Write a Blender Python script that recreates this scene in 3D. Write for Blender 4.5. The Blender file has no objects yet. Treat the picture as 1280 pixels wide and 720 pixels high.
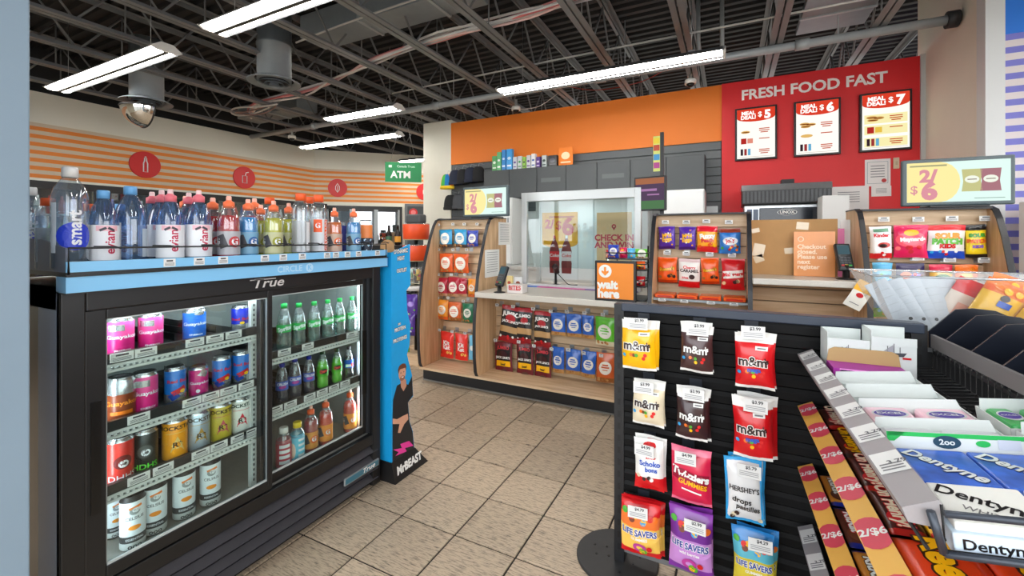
import bpy, math, random
from math import sin, cos, pi, radians as R
from mathutils import Vector, Matrix
random.seed(7)
SC = bpy.context.scene
COL = SC.collection

# ---------------------------------------------------------------- camera
FPX, HOR, YAW = 540.0, 295.7, 0.4669          # focal length in px, horizon row, heading
CAM = Vector((1.736, -1.331, 1.358))
cd = bpy.data.cameras.new('camera'); cam = bpy.data.objects.new('camera', cd); COL.objects.link(cam)
cd.sensor_width = 36.0; cd.lens = FPX/1280*36; cd.shift_y = -(360-HOR)/1280
cd.clip_start = 0.02
cam.location = CAM; cam.rotation_euler = (pi/2, 0, YAW)
SC.camera = cam
# ---------------------------------------------------------------- sky and exposure
w = bpy.data.worlds.new('sky'); SC.world = w; w.use_nodes = True
bg = w.node_tree.nodes['Background']
bg.inputs['Color'].default_value = (0.92, 0.96, 1.0, 1); bg.inputs['Strength'].default_value = 2.9
SC.view_settings.view_transform = 'Standard'; SC.view_settings.look = 'None'
SC.view_settings.gamma = 1.0; SC.view_settings.use_curve_mapping = False
SC.view_settings.exposure = 0.85
SC.cycles.max_bounces = 10; SC.cycles.transparent_max_bounces = 24
SC.cycles.diffuse_bounces = 5; SC.cycles.glossy_bounces = 4; SC.cycles.transmission_bounces = 6
SC.cycles.caustics_reflective = False; SC.cycles.caustics_refractive = False
SC.cycles.sample_clamp_indirect = 6.0
SC.cycles.use_denoising = True
LAMP = 26.0                                   # brightness of the fluorescent lenses
def portal(loc, rot, sx, sy):                 # tells the renderer where the storefront openings are
    l = bpy.data.lights.new('window_portal', 'AREA'); l.shape = 'RECTANGLE'; l.size = sx; l.size_y = sy
    l.cycles.is_portal = True
    o = bpy.data.objects.new('window_portal', l); COL.objects.link(o); o.location = loc; o.rotation_euler = rot
portal((1.0, -3.05, 1.75), (-pi/2, 0, pi), 9.4, 2.9)
portal((6.95, -0.4, 1.75), (pi/2, 0, pi/2), 5.0, 2.9)

# ---------------------------------------------------------------- pixel helpers (1280x720 frame)
FD = Vector((-sin(YAW), cos(YAW), 0)); RD = Vector((cos(YAW), sin(YAW), 0)); UD = Vector((0, 0, 1))
def ray(x, y): return FD + RD*((x-640)/FPX) + UD*((HOR-y)/FPX)
def onX(x, y, X): v = ray(x, y); return CAM + v*((X-CAM.x)/v.x)
def onY(x, y, Y): v = ray(x, y); return CAM + v*((Y-CAM.y)/v.y)
def onZ(x, y, Z): v = ray(x, y); return CAM + v*((Z-CAM.z)/v.z)
def depth(p): return (Vector(p)-CAM).dot(FD)

# ---------------------------------------------------------------- materials (all node based)
def lin(c):
    out = []
    for v in c[:3]:
        v = v/255.0
        out.append(v/12.92 if v <= 0.04045 else ((v+0.055)/1.055)**2.4)
    return (*out, 1.0)
MC = {}
def K(c, rough=0.5, metal=0.0, var=0.0, scale=30.0, bump=0.0, coat=0.0, spec=0.5, stretch=None):
    """principled material of an sRGB colour, with fine noise variation"""
    key = ('K', tuple(c), rough, metal, var, scale, bump, coat, spec, stretch)
    if key in MC: return MC[key]
    m = bpy.data.materials.new('mat_%03d' % len(MC)); m.use_nodes = True
    nt = m.node_tree; b = nt.nodes['Principled BSDF']
    b.inputs['Base Color'].default_value = lin(c); b.inputs['Roughness'].default_value = rough
    b.inputs['Metallic'].default_value = metal; b.inputs['Specular IOR Level'].default_value = spec
    if coat: b.inputs['Coat Weight'].default_value = coat; b.inputs['Coat Roughness'].default_value = 0.08
    tc = nt.nodes.new('ShaderNodeTexCoord'); n = nt.nodes.new('ShaderNodeTexNoise')
    n.inputs['Scale'].default_value = scale; n.inputs['Detail'].default_value = 3
    if stretch:
        mp = nt.nodes.new('ShaderNodeMapping'); mp.inputs['Scale'].default_value = stretch
        nt.links.new(tc.outputs['Object'], mp.inputs[0]); nt.links.new(mp.outputs[0], n.inputs['Vector'])
    else: nt.links.new(tc.outputs['Object'], n.inputs['Vector'])
    if var:
        mx = nt.nodes.new('ShaderNodeMix'); mx.data_type = 'RGBA'; mx.blend_type = 'MIX'
        l = lin(c); a = tuple(max(0, v*(1-var)) for v in l[:3])+(1,); bb = tuple(min(1, v*(1+var)) for v in l[:3])+(1,)
        mx.inputs['A'].default_value = a; mx.inputs['B'].default_value = bb
        nt.links.new(n.outputs['Fac'], mx.inputs['Factor']); nt.links.new(mx.outputs['Result'], b.inputs['Base Color'])
    if bump:
        bp = nt.nodes.new('ShaderNodeBump'); bp.inputs['Strength'].default_value = bump; bp.inputs['Distance'].default_value = 0.004
        nt.links.new(n.outputs['Fac'], bp.inputs['Height']); nt.links.new(bp.outputs[0], b.inputs['Normal'])
    MC[key] = m; return m
def E(c, s):
    key = ('E', tuple(c), s)
    if key in MC: return MC[key]
    m = bpy.data.materials.new('glow_%03d' % len(MC)); m.use_nodes = True
    nt = m.node_tree; nt.nodes.remove(nt.nodes['Principled BSDF'])
    e = nt.nodes.new('ShaderNodeEmission'); e.inputs[0].default_value = lin(c); e.inputs[1].default_value = s
    nt.links.new(e.outputs[0], nt.nodes['Material Output'].inputs[0]); MC[key] = m; return m
def GL(tint=(255, 255, 255), refl=0.06, haze=0.0, hc=(255, 255, 255), rough=0.02, graze=0.55):
    """thin clear sheet: transparent with mirror reflection rising at grazing angles, a little haze"""
    key = ('G', tuple(tint), refl, haze, tuple(hc), rough, graze)
    if key in MC: return MC[key]
    m = bpy.data.materials.new('clear_%03d' % len(MC)); m.use_nodes = True
    nt = m.node_tree; nt.nodes.remove(nt.nodes['Principled BSDF'])
    t = nt.nodes.new('ShaderNodeBsdfTransparent'); t.inputs[0].default_value = lin(tint)
    g = nt.nodes.new('ShaderNodeBsdfGlossy'); g.inputs['Roughness'].default_value = rough
    fr = nt.nodes.new('ShaderNodeLayerWeight'); fr.inputs['Blend'].default_value = 0.25
    mr = nt.nodes.new('ShaderNodeMapRange'); mr.inputs['To Min'].default_value = refl; mr.inputs['To Max'].default_value = min(1, refl+graze)
    nt.links.new(fr.outputs['Facing'], mr.inputs['Value'])
    mx = nt.nodes.new('ShaderNodeMixShader'); nt.links.new(mr.outputs[0], mx.inputs[0])
    src = t
    if haze:
        d = nt.nodes.new('ShaderNodeBsdfDiffuse'); d.inputs[0].default_value = lin(hc)
        m2 = nt.nodes.new('ShaderNodeMixShader'); m2.inputs[0].default_value = haze
        nt.links.new(t.outputs[0], m2.inputs[1]); nt.links.new(d.outputs[0], m2.inputs[2]); src = m2
    nt.links.new(src.outputs[0], mx.inputs[1]); nt.links.new(g.outputs[0], mx.inputs[2])
    nt.links.new(mx.outputs[0], nt.nodes['Material Output'].inputs[0]); MC[key] = m; return m
def node_mat(name, build):
    if name in MC: return MC[name]
    m = bpy.data.materials.new(name); m.use_nodes = True
    build(m.node_tree, m.node_tree.nodes['Principled BSDF']); MC[name] = m; return m
def stripes(name, c1, c2, pitch, z0, z1, c3, z2=None, c4=None, duty=.5):
    """horizontal printed stripes between z0 and z1 (world heights), plain c3 elsewhere, c4 above z2"""
    def b(nt, bs):
        tc = nt.nodes.new('ShaderNodeNewGeometry'); sx = nt.nodes.new('ShaderNodeSeparateXYZ')
        nt.links.new(tc.outputs['Position'], sx.inputs[0])
        def mth(op, a, bval=None, bl=None):
            n = nt.nodes.new('ShaderNodeMath'); n.operation = op
            nt.links.new(a, n.inputs[0])
            if bl is not None: nt.links.new(bl, n.inputs[1])
            elif bval is not None: n.inputs[1].default_value = bval
            return n.outputs[0]
        z = sx.outputs['Z']
        fr = mth('FRACT', mth('DIVIDE', mth('SUBTRACT', z, z0), pitch))
        st = mth('LESS_THAN', fr, duty)
        ins = mth('MULTIPLY', mth('GREATER_THAN', z, z0), bl=mth('LESS_THAN', z, z1))
        def mix(f, a, bb):
            mx = nt.nodes.new('ShaderNodeMix'); mx.data_type = 'RGBA'
            nt.links.new(f, mx.inputs['Factor'])
            for s, v in (('A', a), ('B', bb)):
                if isinstance(v, tuple): mx.inputs[s].default_value = v
                else: nt.links.new(v, mx.inputs[s])
            return mx.outputs['Result']
        o = mix(ins, lin(c3), mix(st, lin(c2), lin(c1)))
        if z2 is not None: o = mix(mth('GREATER_THAN', z, z2), o, lin(c4))
        nt.links.new(o, bs.inputs['Base Color']); bs.inputs['Roughness'].default_value = 0.55
    return node_mat(name, b)
def wood_mat(name, c1, c2, scale=(1.5, 18, 18), rough=.45):
    def b(nt, bs):
        tc = nt.nodes.new('ShaderNodeTexCoord'); mp = nt.nodes.new('ShaderNodeMapping'); mp.inputs['Scale'].default_value = scale
        n = nt.nodes.new('ShaderNodeTexNoise'); n.inputs['Scale'].default_value = 2.2; n.inputs['Detail'].default_value = 6
        cr = nt.nodes.new('ShaderNodeValToRGB'); cr.color_ramp.elements[0].position = .35; cr.color_ramp.elements[1].position = .68
        cr.color_ramp.elements[0].color = lin(c1); cr.color_ramp.elements[1].color = lin(c2)
        nt.links.new(tc.outputs['Object'], mp.inputs[0]); nt.links.new(mp.outputs[0], n.inputs['Vector'])
        nt.links.new(n.outputs['Fac'], cr.inputs[0]); nt.links.new(cr.outputs[0], bs.inputs['Base Color'])
        bs.inputs['Roughness'].default_value = rough
    return node_mat(name, b)
def tile_mat():
    def b(nt, bs):
        oi = nt.nodes.new('ShaderNodeObjectInfo'); tc = nt.nodes.new('ShaderNodeTexCoord')
        mp = nt.nodes.new('ShaderNodeMapping'); mp.inputs['Scale'].default_value = (13, 95, 10)
        ad = nt.nodes.new('ShaderNodeVectorMath'); ad.operation = 'ADD'
        nt.links.new(tc.outputs['Object'], mp.inputs[0]); nt.links.new(mp.outputs[0], ad.inputs[0])
        sc = nt.nodes.new('ShaderNodeVectorMath'); sc.operation = 'SCALE'; sc.inputs['Scale'].default_value = 60
        cx = nt.nodes.new('ShaderNodeCombineXYZ'); nt.links.new(oi.outputs['Random'], cx.inputs[0]); nt.links.new(oi.outputs['Random'], cx.inputs[1])
        nt.links.new(cx.outputs[0], sc.inputs[0]); nt.links.new(sc.outputs[0], ad.inputs[1])
        n = nt.nodes.new('ShaderNodeTexNoise'); n.inputs['Scale'].default_value = 1.6; n.inputs['Detail'].default_value = 8; n.inputs['Roughness'].default_value = .72
        nt.links.new(ad.outputs[0], n.inputs['Vector'])
        cr = nt.nodes.new('ShaderNodeValToRGB'); e = cr.color_ramp.elements
        e[0].position = .34; e[0].color = lin((92, 81, 71)); e[1].position = .52; e[1].color = lin((194, 173, 148))
        nt.links.new(n.outputs['Fac'], cr.inputs[0])
        hv = nt.nodes.new('ShaderNodeHueSaturation'); mr = nt.nodes.new('ShaderNodeMapRange')
        mr.inputs['To Min'].default_value = .86; mr.inputs['To Max'].default_value = 1.1
        nt.links.new(oi.outputs['Random'], mr.inputs['Value']); nt.links.new(mr.outputs[0], hv.inputs['Value'])
        nt.links.new(cr.outputs[0], hv.inputs['Color']); nt.links.new(hv.outputs[0], bs.inputs['Base Color'])
        bs.inputs['Roughness'].default_value = .42
        bp = nt.nodes.new('ShaderNodeBump'); bp.inputs['Strength'].default_value = .25; bp.inputs['Distance'].default_value = .003
        nt.links.new(n.outputs['Fac'], bp.inputs['Height']); nt.links.new(bp.outputs[0], bs.inputs['Normal'])
    return node_mat('floor_tile_stone', b)
def screen_mat(c, s=.9): return E(c, s)

WHITE = K((238, 238, 234), .5); BLACK = K((16, 16, 17), .35); BLACKM = K((24, 24, 26), .55, var=.15)
PAPER = K((236, 236, 232), .7); STEEL = K((176, 178, 180), .32, .85, var=.1); GREYP = K((128, 132, 134), .5, var=.08)
CHROME = K((210, 212, 214), .15, 1.0); TAG = K((226, 226, 224), .55); TAGINK = K((120, 120, 124), .6)
WOOD = wood_mat('maple_laminate', (186, 148, 108), (214, 180, 140), (14, 14, 1.2))
WOODH = wood_mat('maple_laminate_rail', (196, 164, 128), (220, 192, 158), (1.4, 16, 16))
CARD = K((176, 134, 86), .8, var=.1, scale=12); TRIM = K((34, 34, 38), .4)

# ---------------------------------------------------------------- mesh helpers
class MB:
    def __init__(s): s.v = []; s.f = []; s.m = []; s.ms = []; s.sm = []
    def mi(s, mat):
        if mat not in s.ms: s.ms.append(mat)
        return s.ms.index(mat)
    def add(s, vs, fs, mat, smooth=False):
        o = len(s.v); s.v += [tuple(v) for v in vs]; k = s.mi(mat)
        for f in fs: s.f.append(tuple(i+o for i in f)); s.m.append(k); s.sm.append(smooth)
        return s
    def box(s, x0, x1, y0, y1, z0, z1, mat):
        return s.add([(x0,y0,z0),(x1,y0,z0),(x1,y1,z0),(x0,y1,z0),(x0,y0,z1),(x1,y0,z1),(x1,y1,z1),(x0,y1,z1)],
                     [(0,3,2,1),(4,5,6,7),(0,1,5,4),(1,2,6,5),(2,3,7,6),(3,0,4,7)], mat)
    def prism(s, poly, ax, a0, a1, mat):
        n = len(poly)
        ar = sum(poly[i][0]*poly[(i+1) % n][1]-poly[(i+1) % n][0]*poly[i][1] for i in range(n))
        if ar < 0: poly = poly[::-1]
        if ax == 'x': g = lambda p, a: (a, p[0], p[1])
        elif ax == 'y': g = lambda p, a: (p[0], a, p[1])
        else: g = lambda p, a: (p[0], p[1], a)
        vs = [g(p, a0) for p in poly]+[g(p, a1) for p in poly]
        fl = (ax == 'y')
        fs = [tuple(range(n))[::-1], tuple(range(n, 2*n))]+[(i, (i+1) % n, n+(i+1) % n, n+i) for i in range(n)]
        if fl: fs = [f[::-1] for f in fs]
        return s.add(vs, fs, mat)
    def lathe(s, prof, mats, n=20, c=(0, 0), caps=True, smooth=True):
        """prof: [(r,z)...] bottom to top; mats: one material or one for each band"""
        if not isinstance(mats, (list, tuple)): mats = [mats]*(len(prof)-1)
        o = len(s.v)
        for r, z in prof:
            for i in range(n): a = 2*pi*i/n; s.v.append((c[0]+r*cos(a), c[1]+r*sin(a), z))
        for k in range(len(prof)-1):
            q = s.mi(mats[k])
            for i in range(n):
                j = (i+1) % n; s.f.append((o+k*n+i, o+k*n+j, o+(k+1)*n+j, o+(k+1)*n+i)); s.m.append(q); s.sm.append(smooth)
        if caps:
            s.f.append(tuple(o+i for i in range(n))[::-1]); s.m.append(s.mi(mats[0])); s.sm.append(False)
            s.f.append(tuple(o+(len(prof)-1)*n+i for i in range(n))); s.m.append(s.mi(mats[-1])); s.sm.append(False)
        return s
    def tube(s, pts, r, mat, n=8, closed=False):
        pts = [Vector(p) for p in pts]; N = len(pts); o = len(s.v); k = s.mi(mat); up = None
        for i, p in enumerate(pts):
            a = pts[(i-1) % N] if (i > 0 or closed) else p; b = pts[(i+1) % N] if (i < N-1 or closed) else p
            t = (b-a).normalized()
            if up is None:
                up = Vector((0, 0, 1)) if abs(t.z) < .9 else Vector((1, 0, 0))
            e1 = (up-t*up.dot(t)).normalized(); e2 = t.cross(e1); up = e1
            for j in range(n): w_ = 2*pi*j/n; s.v.append(tuple(p+(e1*cos(w_)+e2*sin(w_))*r))
        for i in range(N if closed else N-1):
            for j in range(n):
                A = o+i*n; B = o+((i+1) % N)*n; s.f.append((A+j, A+(j+1) % n, B+(j+1) % n, B+j)); s.m.append(k); s.sm.append(n > 4)
        if not closed:
            s.f.append(tuple(o+j for j in range(n))[::-1]); s.m.append(k); s.sm.append(False)
            s.f.append(tuple(o+(N-1)*n+j for j in range(n))); s.m.append(k); s.sm.append(False)
        return s
    def grid(s, fn, nu, nv, mat, smooth=True):
        o = len(s.v)
        for j in range(nv+1):
            for i in range(nu+1): s.v.append(tuple(fn(i/nu, j/nv)))
        for j in range(nv):
            for i in range(nu):
                a = o+j*(nu+1)+i; s.f.append((a, a+1, a+nu+2, a+nu+1))
                s.m.append(s.mi(mat(((i+.5)/nu), (j+.5)/nv) if callable(mat) else mat)); s.sm.append(smooth)
        return s
    def xf(s, M): s.v = [tuple(M @ Vector(v)) for v in s.v]; return s
    def mesh(s, name):
        me = bpy.data.meshes.new(name); me.from_pydata(s.v, [], s.f)
        for m in s.ms: me.materials.append(m)
        me.polygons.foreach_set('material_index', s.m); me.polygons.foreach_set('use_smooth', s.sm); me.update()
        return me
def obj(name, mb, parent=None, loc=None, rot=None, bevel=0, scale=None):
    me = mb.mesh(name) if isinstance(mb, MB) else mb
    o = bpy.data.objects.new(name, me); COL.objects.link(o)
    if parent is not None: o.parent = parent
    if loc is not None: o.location = loc
    if rot is not None: o.rotation_euler = rot
    if scale is not None: o.scale = scale
    if bevel:
        b = o.modifiers.new('bevel', 'BEVEL'); b.width = bevel; b.segments = 2; b.limit_method = 'ANGLE'; b.angle_limit = R(40)
    return o
def tag(o, label, cat, group=None, kind=None):
    if label: o['label'] = label
    if cat: o['category'] = cat
    if group: o['group'] = group
    if kind: o['kind'] = kind
    return o
def thing(name, label, cat, loc=(0, 0, 0), rz=0, group=None, rot=None):
    o = bpy.data.objects.new(name, None); COL.objects.link(o); o.empty_display_size = .05
    o.location = loc; o.rotation_euler = rot if rot else (0, 0, rz)
    return tag(o, label, cat, group)
def struct(name, mb, parent=None, bevel=0):
    o = obj(name, mb, parent, bevel=bevel)
    if parent is None: o['kind'] = 'structure'
    return o
MESHES = {}
def shared(key, fn):
    if key not in MESHES: MESHES[key] = fn().mesh(str(key[0]) if isinstance(key, tuple) else key)
    return MESHES[key]
# ---- flat print: 2-D shapes mapped onto a surface
TX = {}
def text2d(s, size=1.0, bold=0.0, sx=1.0, shear=0.0, al='CENTER', sp=1.0):
    key = (s, bold, al, shear, sp)
    if key not in TX:
        cu = bpy.data.curves.new('lettering', 'FONT'); cu.body = s; cu.size = 1; cu.align_x = al; cu.align_y = 'CENTER'
        cu.offset = bold; cu.resolution_u = 3; cu.shear = shear; cu.space_character = sp; cu.space_line = .85
        ob = bpy.data.objects.new('lettering', cu); me = bpy.data.meshes.new_from_object(ob)
        TX[key] = ([(v.co.x, v.co.y) for v in me.vertices], [tuple(p.vertices) for p in me.polygons])
        bpy.data.objects.remove(ob); bpy.data.meshes.remove(me); bpy.data.curves.remove(cu)
    v, f = TX[key]
    return [(x*size*sx, y*size) for x, y in v], f
def ell2d(rx, ry, n=20, rings=3):
    v = [(0, 0)]; f = []
    for k in range(1, rings+1):
        for i in range(n): a = 2*pi*i/n; v.append((rx*k/rings*cos(a), ry*k/rings*sin(a)))
    for i in range(n): f.append((0, 1+i, 1+(i+1) % n))
    for k in range(1, rings):
        for i in range(n): j = (i+1) % n; f.append((1+(k-1)*n+i, 1+k*n+i, 1+k*n+j, 1+(k-1)*n+j))
    return v, f
def rect2d(w_, h, n=6, m=2):
    v = [(-w_/2+w_*i/n, -h/2+h*j/m) for j in range(m+1) for i in range(n+1)]
    return v, [(j*(n+1)+i, j*(n+1)+i+1, (j+1)*(n+1)+i+1, (j+1)*(n+1)+i) for j in range(m) for i in range(n)]
def poly2d(pts): return list(pts), [tuple(range(len(pts)))]
def star2d(r, k=.42, n=5):
    return poly2d([((r if i % 2 == 0 else r*k)*sin(pi*i/n), (r if i % 2 == 0 else r*k)*cos(pi*i/n)) for i in range(2*n)])
def decal(mb, shape, mat, u, v, mp, rot=0.0):
    vs, fs = shape; c, s_ = cos(rot), sin(rot)
    return mb.add([mp(u+x*c-y*s_, v+x*s_+y*c) for x, y in vs], fs, mat)
def flatY(y): return lambda u, v: (u, y, v)           # printed on a face that looks toward -Y
def flatX(x): return lambda u, v: (x, u, v)           # printed on a face that looks toward +X
def wrap(r): return lambda u, v: (r*sin(u/r), -r*cos(u/r), v)
def ORD(n): return ['first', 'second', 'third', 'fourth', 'fifth', 'sixth', 'seventh', 'eighth', 'ninth', 'tenth', 'eleventh', 'twelfth', 'thirteenth', 'fourteenth', 'fifteenth', 'sixteenth'][n-1]
# ================================================================ THE SETTING
TS = 0.3085
GROUT = K((40, 36, 33), .9, var=.2)
fl = struct('floor', MB().box(-7.0, 7.0, -3.1, 9.2, -.10, -.006, GROUT))
def tile():
    g = TS/2-.0045; e = .003
    m = MB(); T = tile_mat()
    m.add([(-g,-g,-.006),(g,-g,-.006),(g,g,-.006),(-g,g,-.006),(-g,-g,-.0015),(g,-g,-.0015),(g,g,-.0015),(-g,g,-.0015),
           (-g+e,-g+e,0),(g-e,-g+e,0),(g-e,g-e,0),(-g+e,g-e,0)],
          [(0,1,5,4),(1,2,6,5),(2,3,7,6),(3,0,4,7),(4,5,9,8),(5,6,10,9),(6,7,11,10),(7,4,8,11),(8,9,10,11)], T)
    return m
tm = tile().mesh('tile')
near = []; rest = MB(); T = tile_mat()
for i in range(-22, 22):
    for j in range(-10, 29):
        x, y = (i+.5)*TS, (j+.5)*TS
        if not (-6.75 < x < 6.9 and -3.05 < y < 9.1): continue
        if i in range(-4, 8) and j in range(-4, 9) and not (i < -1 and j < 2): near.append((x, y))
        else: rest.box(x-TS/2+.0045, x+TS/2-.0045, y-TS/2+.0045, y+TS/2-.0045, -.006, 0, T)
for x, y in near:
    o = obj('tile', tm, fl, (x, y, 0)); o.rotation_euler[2] = 0
rt = obj('tile_field', rest, fl); rt['kind'] = 'stuff'

CREAM = K((226, 222, 208), .7, var=.03, scale=6)
# left wall with printed orange stripes, then the 45 degree wall
STR = stripes('orange_stripe_print', (224, 128, 44), (204, 186, 162), .109, 2.17, 2.93, (222, 219, 206))
wl = struct('wall_left', MB().box(-7.0, -6.8, -3.1, 5.5, 0, 3.36, STR))
dg = MB().prism([(-6.8, 5.5), (-3.1, 9.2), (-3.3, 9.35), (-7.0, 5.6)], 'z', 0, 3.36, STR)
struct('wall_diagonal', dg)
struct('wall_far', MB().box(-3.2, -2.4, 9.2, 9.4, 0, 3.36, CREAM))
# back wall behind the counter: pillar, orange band, red menu wall
ORANGE = K((236, 124, 22), .55, var=.04, scale=3); RED = K((222, 24, 30), .5, var=.04, scale=3)
BY = 4.83
struct('wall_back', MB().box(-2.53, 3.6, BY, BY+.15, 0, 2.585, K((92, 94, 96), .6, var=.05)))
ob_ = struct('trim_1', MB().box(-2.53, 1.645, BY-.02, BY+.15, 2.585, 3.30, ORANGE)); 
rw = struct('trim_2', MB().box(1.645, 3.56, BY-.045, BY-.002, .95, 3.30, RED))
struct('trim_3', MB().box(3.56, 3.60, BY-.07, BY-.002, .95, 3.31, K((196, 198, 196), .4)))
struct('wall_pillar', MB().box(-3.12, -2.53, BY-.02, BY+.4, 0, 3.36, CREAM))
struct('wall_passage', MB().box(-2.6, -2.45, BY+.4, 9.2, 0, 3.36, CREAM))
# grey slat boards between the orange band and the counter wall
for k in range(8):
    z = 2.575-k*.11
    obj('slat', MB().box(-2.5, 1.64, BY-.028, BY, z-.104, z, K((88, 92, 94), .5, var=.05)), ob_, bevel=.006)
# return wall on the right and the blue striped wall
struct('wall_return', MB().box(3.6, 3.72, 3.62, BY+.15, 0, 4.05, K((238, 230, 214), .7, var=.03, scale=5)))
BLU = stripes('blue_stripe_print', (122, 122, 206), (226, 216, 216), .105, 0.2, 2.98, (226, 216, 216), 2.98, (40, 124, 226), .48)
struct('wall_right', MB().box(3.70, 7.0, 3.55, 3.70, 0, 4.05, BLU))
struct('trim_4', MB().box(3.585, 3.70, 3.52, 3.66, 0, 4.05, K((222, 224, 224), .45)))
# storefront side behind and to the right of the camera: sill, header and mullions around open glazing
FRM = K((70, 72, 74), .4, .5)
struct('wall_front', MB().box(-7.0, 7.0, -3.25, -3.1, 3.2, 4.05, CREAM).box(-7.0, 7.0, -3.25, -3.1, 0, .3, CREAM)
       .box(-7.0, -3.7, -3.25, -3.1, .3, 3.2, CREAM).box(5.7, 7.0, -3.25, -3.1, .3, 3.2, CREAM))
for i, x in enumerate((-3.7, -1.9, 0.0, 1.9, 3.8, 5.6)):
    struct('window_%d' % (i+1), MB().box(x, x+.07, -3.22, -3.12, .3, 3.2, FRM))
struct('wall_side', MB().box(7.0, 7.15, -3.25, 3.7, 3.2, 4.05, CREAM).box(7.0, 7.15, -3.25, 3.7, 0, .3, CREAM)
       .box(7.0, 7.15, 2.1, 3.7, .3, 3.2, CREAM).box(7.0, 7.15, -3.25, -2.9, .3, 3.2, CREAM))
struct('ground', MB().box(-30, 30, -30, 30, -.5, -.12, K((120, 118, 112), .9, var=.2, scale=2)))
# painted column just left of the camera
struct('wall_column', MB().box(-.34, .142, -1.35, -.90, 0, 4.0, K((128, 148, 164), .6, var=.06, scale=4)), bevel=.004)

# ---------------------------------------------------------------- ceiling deck, joists, pipe, ducts
DECK = K((40, 40, 42), .7, var=.2, scale=4)
pf = []; y = -3.2
while y < 9.3:
    pf += [(y, 4.0), (y+.06, 4.0), (y+.075, 4.04), (y+.135, 4.04)]; y += .15
dk = MB(); n = len(pf)
dk.add([(-7.0, a, b) for a, b in pf]+[(7.0, a, b) for a, b in pf], [(i, i+1, n+i+1, n+i) for i in range(n-1)], DECK)
dk.box(-7.0, 7.0, -3.2, 9.4, 4.05, 4.12, DECK)
struct('ceiling', dk)
struct('wall_upper', MB().box(-7.0, -6.95, -3.1, 5.5, 3.36, 4.05, DECK).prism([(-7.0, 5.5), (-3.1, 9.4), (-3.1, 9.45), (-7.0, 5.55)], 'z', 3.36, 4.05, DECK)
       .box(-3.2, 7.0, 9.35, 9.4, 3.36, 4.05, DECK))
JST = K((126, 128, 130), .5, .1, var=.12, scale=5)
JZ = 3.37
def chord():
    m = MB()
    for s_ in (-1, 1):
        m.prism([(s_*.008, 0), (s_*.062, 0), (s_*.062, .006), (s_*.016, .006), (s_*.016, .05), (s_*.008, .05)], 'y', -3.05, 9.3, JST)
    return m
chm = chord().mesh('chord')
wa = MB().tube([(0, 0, .02), (0, .38, .53)], .011, JST, 6).mesh('web_bar'); wb = MB().tube([(0, .38, .53), (0, .76, .02)], .011, JST, 6).mesh('web_bar')
wv = MB().tube([(0, .38, .02), (0, .38, .53)], .008, JST, 6).mesh('web_bar')
for n_ in range(-10, 5):
    X = 1.736+.43+n_*.845
    k = 5-n_
    t = thing('roof_joist', 'grey open-web steel roof joist, %s counted leftward from the blue striped wall' % ORD(k), 'joist', (X, 0, JZ), group='parallel roof joists under the dark deck')
    obj('bottom_chord', chm, t); obj('top_chord', chm, t, (0, 0, .62), (0, pi, 0))
    y = -2.6 if n_ % 2 else -2.3
    q = 0
    while y < 8.3:
        obj('web_bar', wa, t, (0, y, 0)); obj('web_bar', wb, t, (0, y, 0))
        if q % 2 == 0 and y < 6: obj('web_bar', wv, t, (0, y, 0))
        y += .76; q += 1
# sprinkler pipe running along the counter
PY, PZ = 3.97, 3.33
pp = thing('ceiling_pipe', 'long grey sprinkler pipe hanging below the joists over the counter', 'pipe', (0, PY, PZ))
GALV = K((176, 182, 186), .4, .2, var=.12, scale=8)
obj('pipe', MB().tube([(-6.7, 0, 0), (3.55, 0, 0)], .043, GALV, 14), pp)
for x in (-4.9, -2.2, .3, 2.4):
    obj('pipe_coupling', MB().tube([(x-.06, 0, 0), (x+.06, 0, 0)], .055, GALV, 14), pp)
    obj('hanger_rod', MB().tube([(x+.3, 0, .03), (x+.3, 0, .65)], .006, GALV, 6), pp)
obj('pipe_flange', MB().tube([(3.5, 0, 0), (3.58, 0, 0)], .075, K((60, 60, 62), .5, .4), 14), pp)
for x in (1.42, 1.66):
    obj('riser', MB().tube([(x, 0, 0), (x, -.05, .68)], .022, GALV, 10), pp)
# ducts between the joists
DUCTM = K((142, 150, 156), .45, .2, var=.12, scale=8)
def duct(name, label, a, b):
    t = thing(name, label, 'duct', ((a[0]+b[0])/2, (a[1]+b[1])/2, a[2]))
    hx, hy, hz = (b[0]-a[0])/2, (b[1]-a[1])/2, b[2]-a[2]
    obj('duct_body', MB().box(-hx, hx, -hy, hy, 0, hz, DUCTM), t, bevel=.006)
    for k in range(1, int(2*max(hx, hy)/.9)+1):
        q = -max(hx, hy)+k*.9
        m = MB().box(q-.015, q+.015, -hy-.012, hy+.012, -.012, hz+.012, GALV) if hx > hy else MB().box(-hx-.012, hx+.012, q-.015, q+.015, -.012, hz+.012, GALV)
        obj('seam_flange', m, t)
duct('air_duct', 'grey rectangular air duct crossing above joists near the long light', (-2.6, 1.95, 3.60), (-.35, 2.3, 3.85))
duct('air_duct', 'pale grey flat duct panel between joists above the red menu wall', (2.38, 1.2, 3.56), (2.98, 4.3, 3.62))
duct('air_duct', 'small brown-grey duct box near the striped left wall', (-6.2, 3.4, 3.48), (-4.6, 3.8, 3.70))
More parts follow.
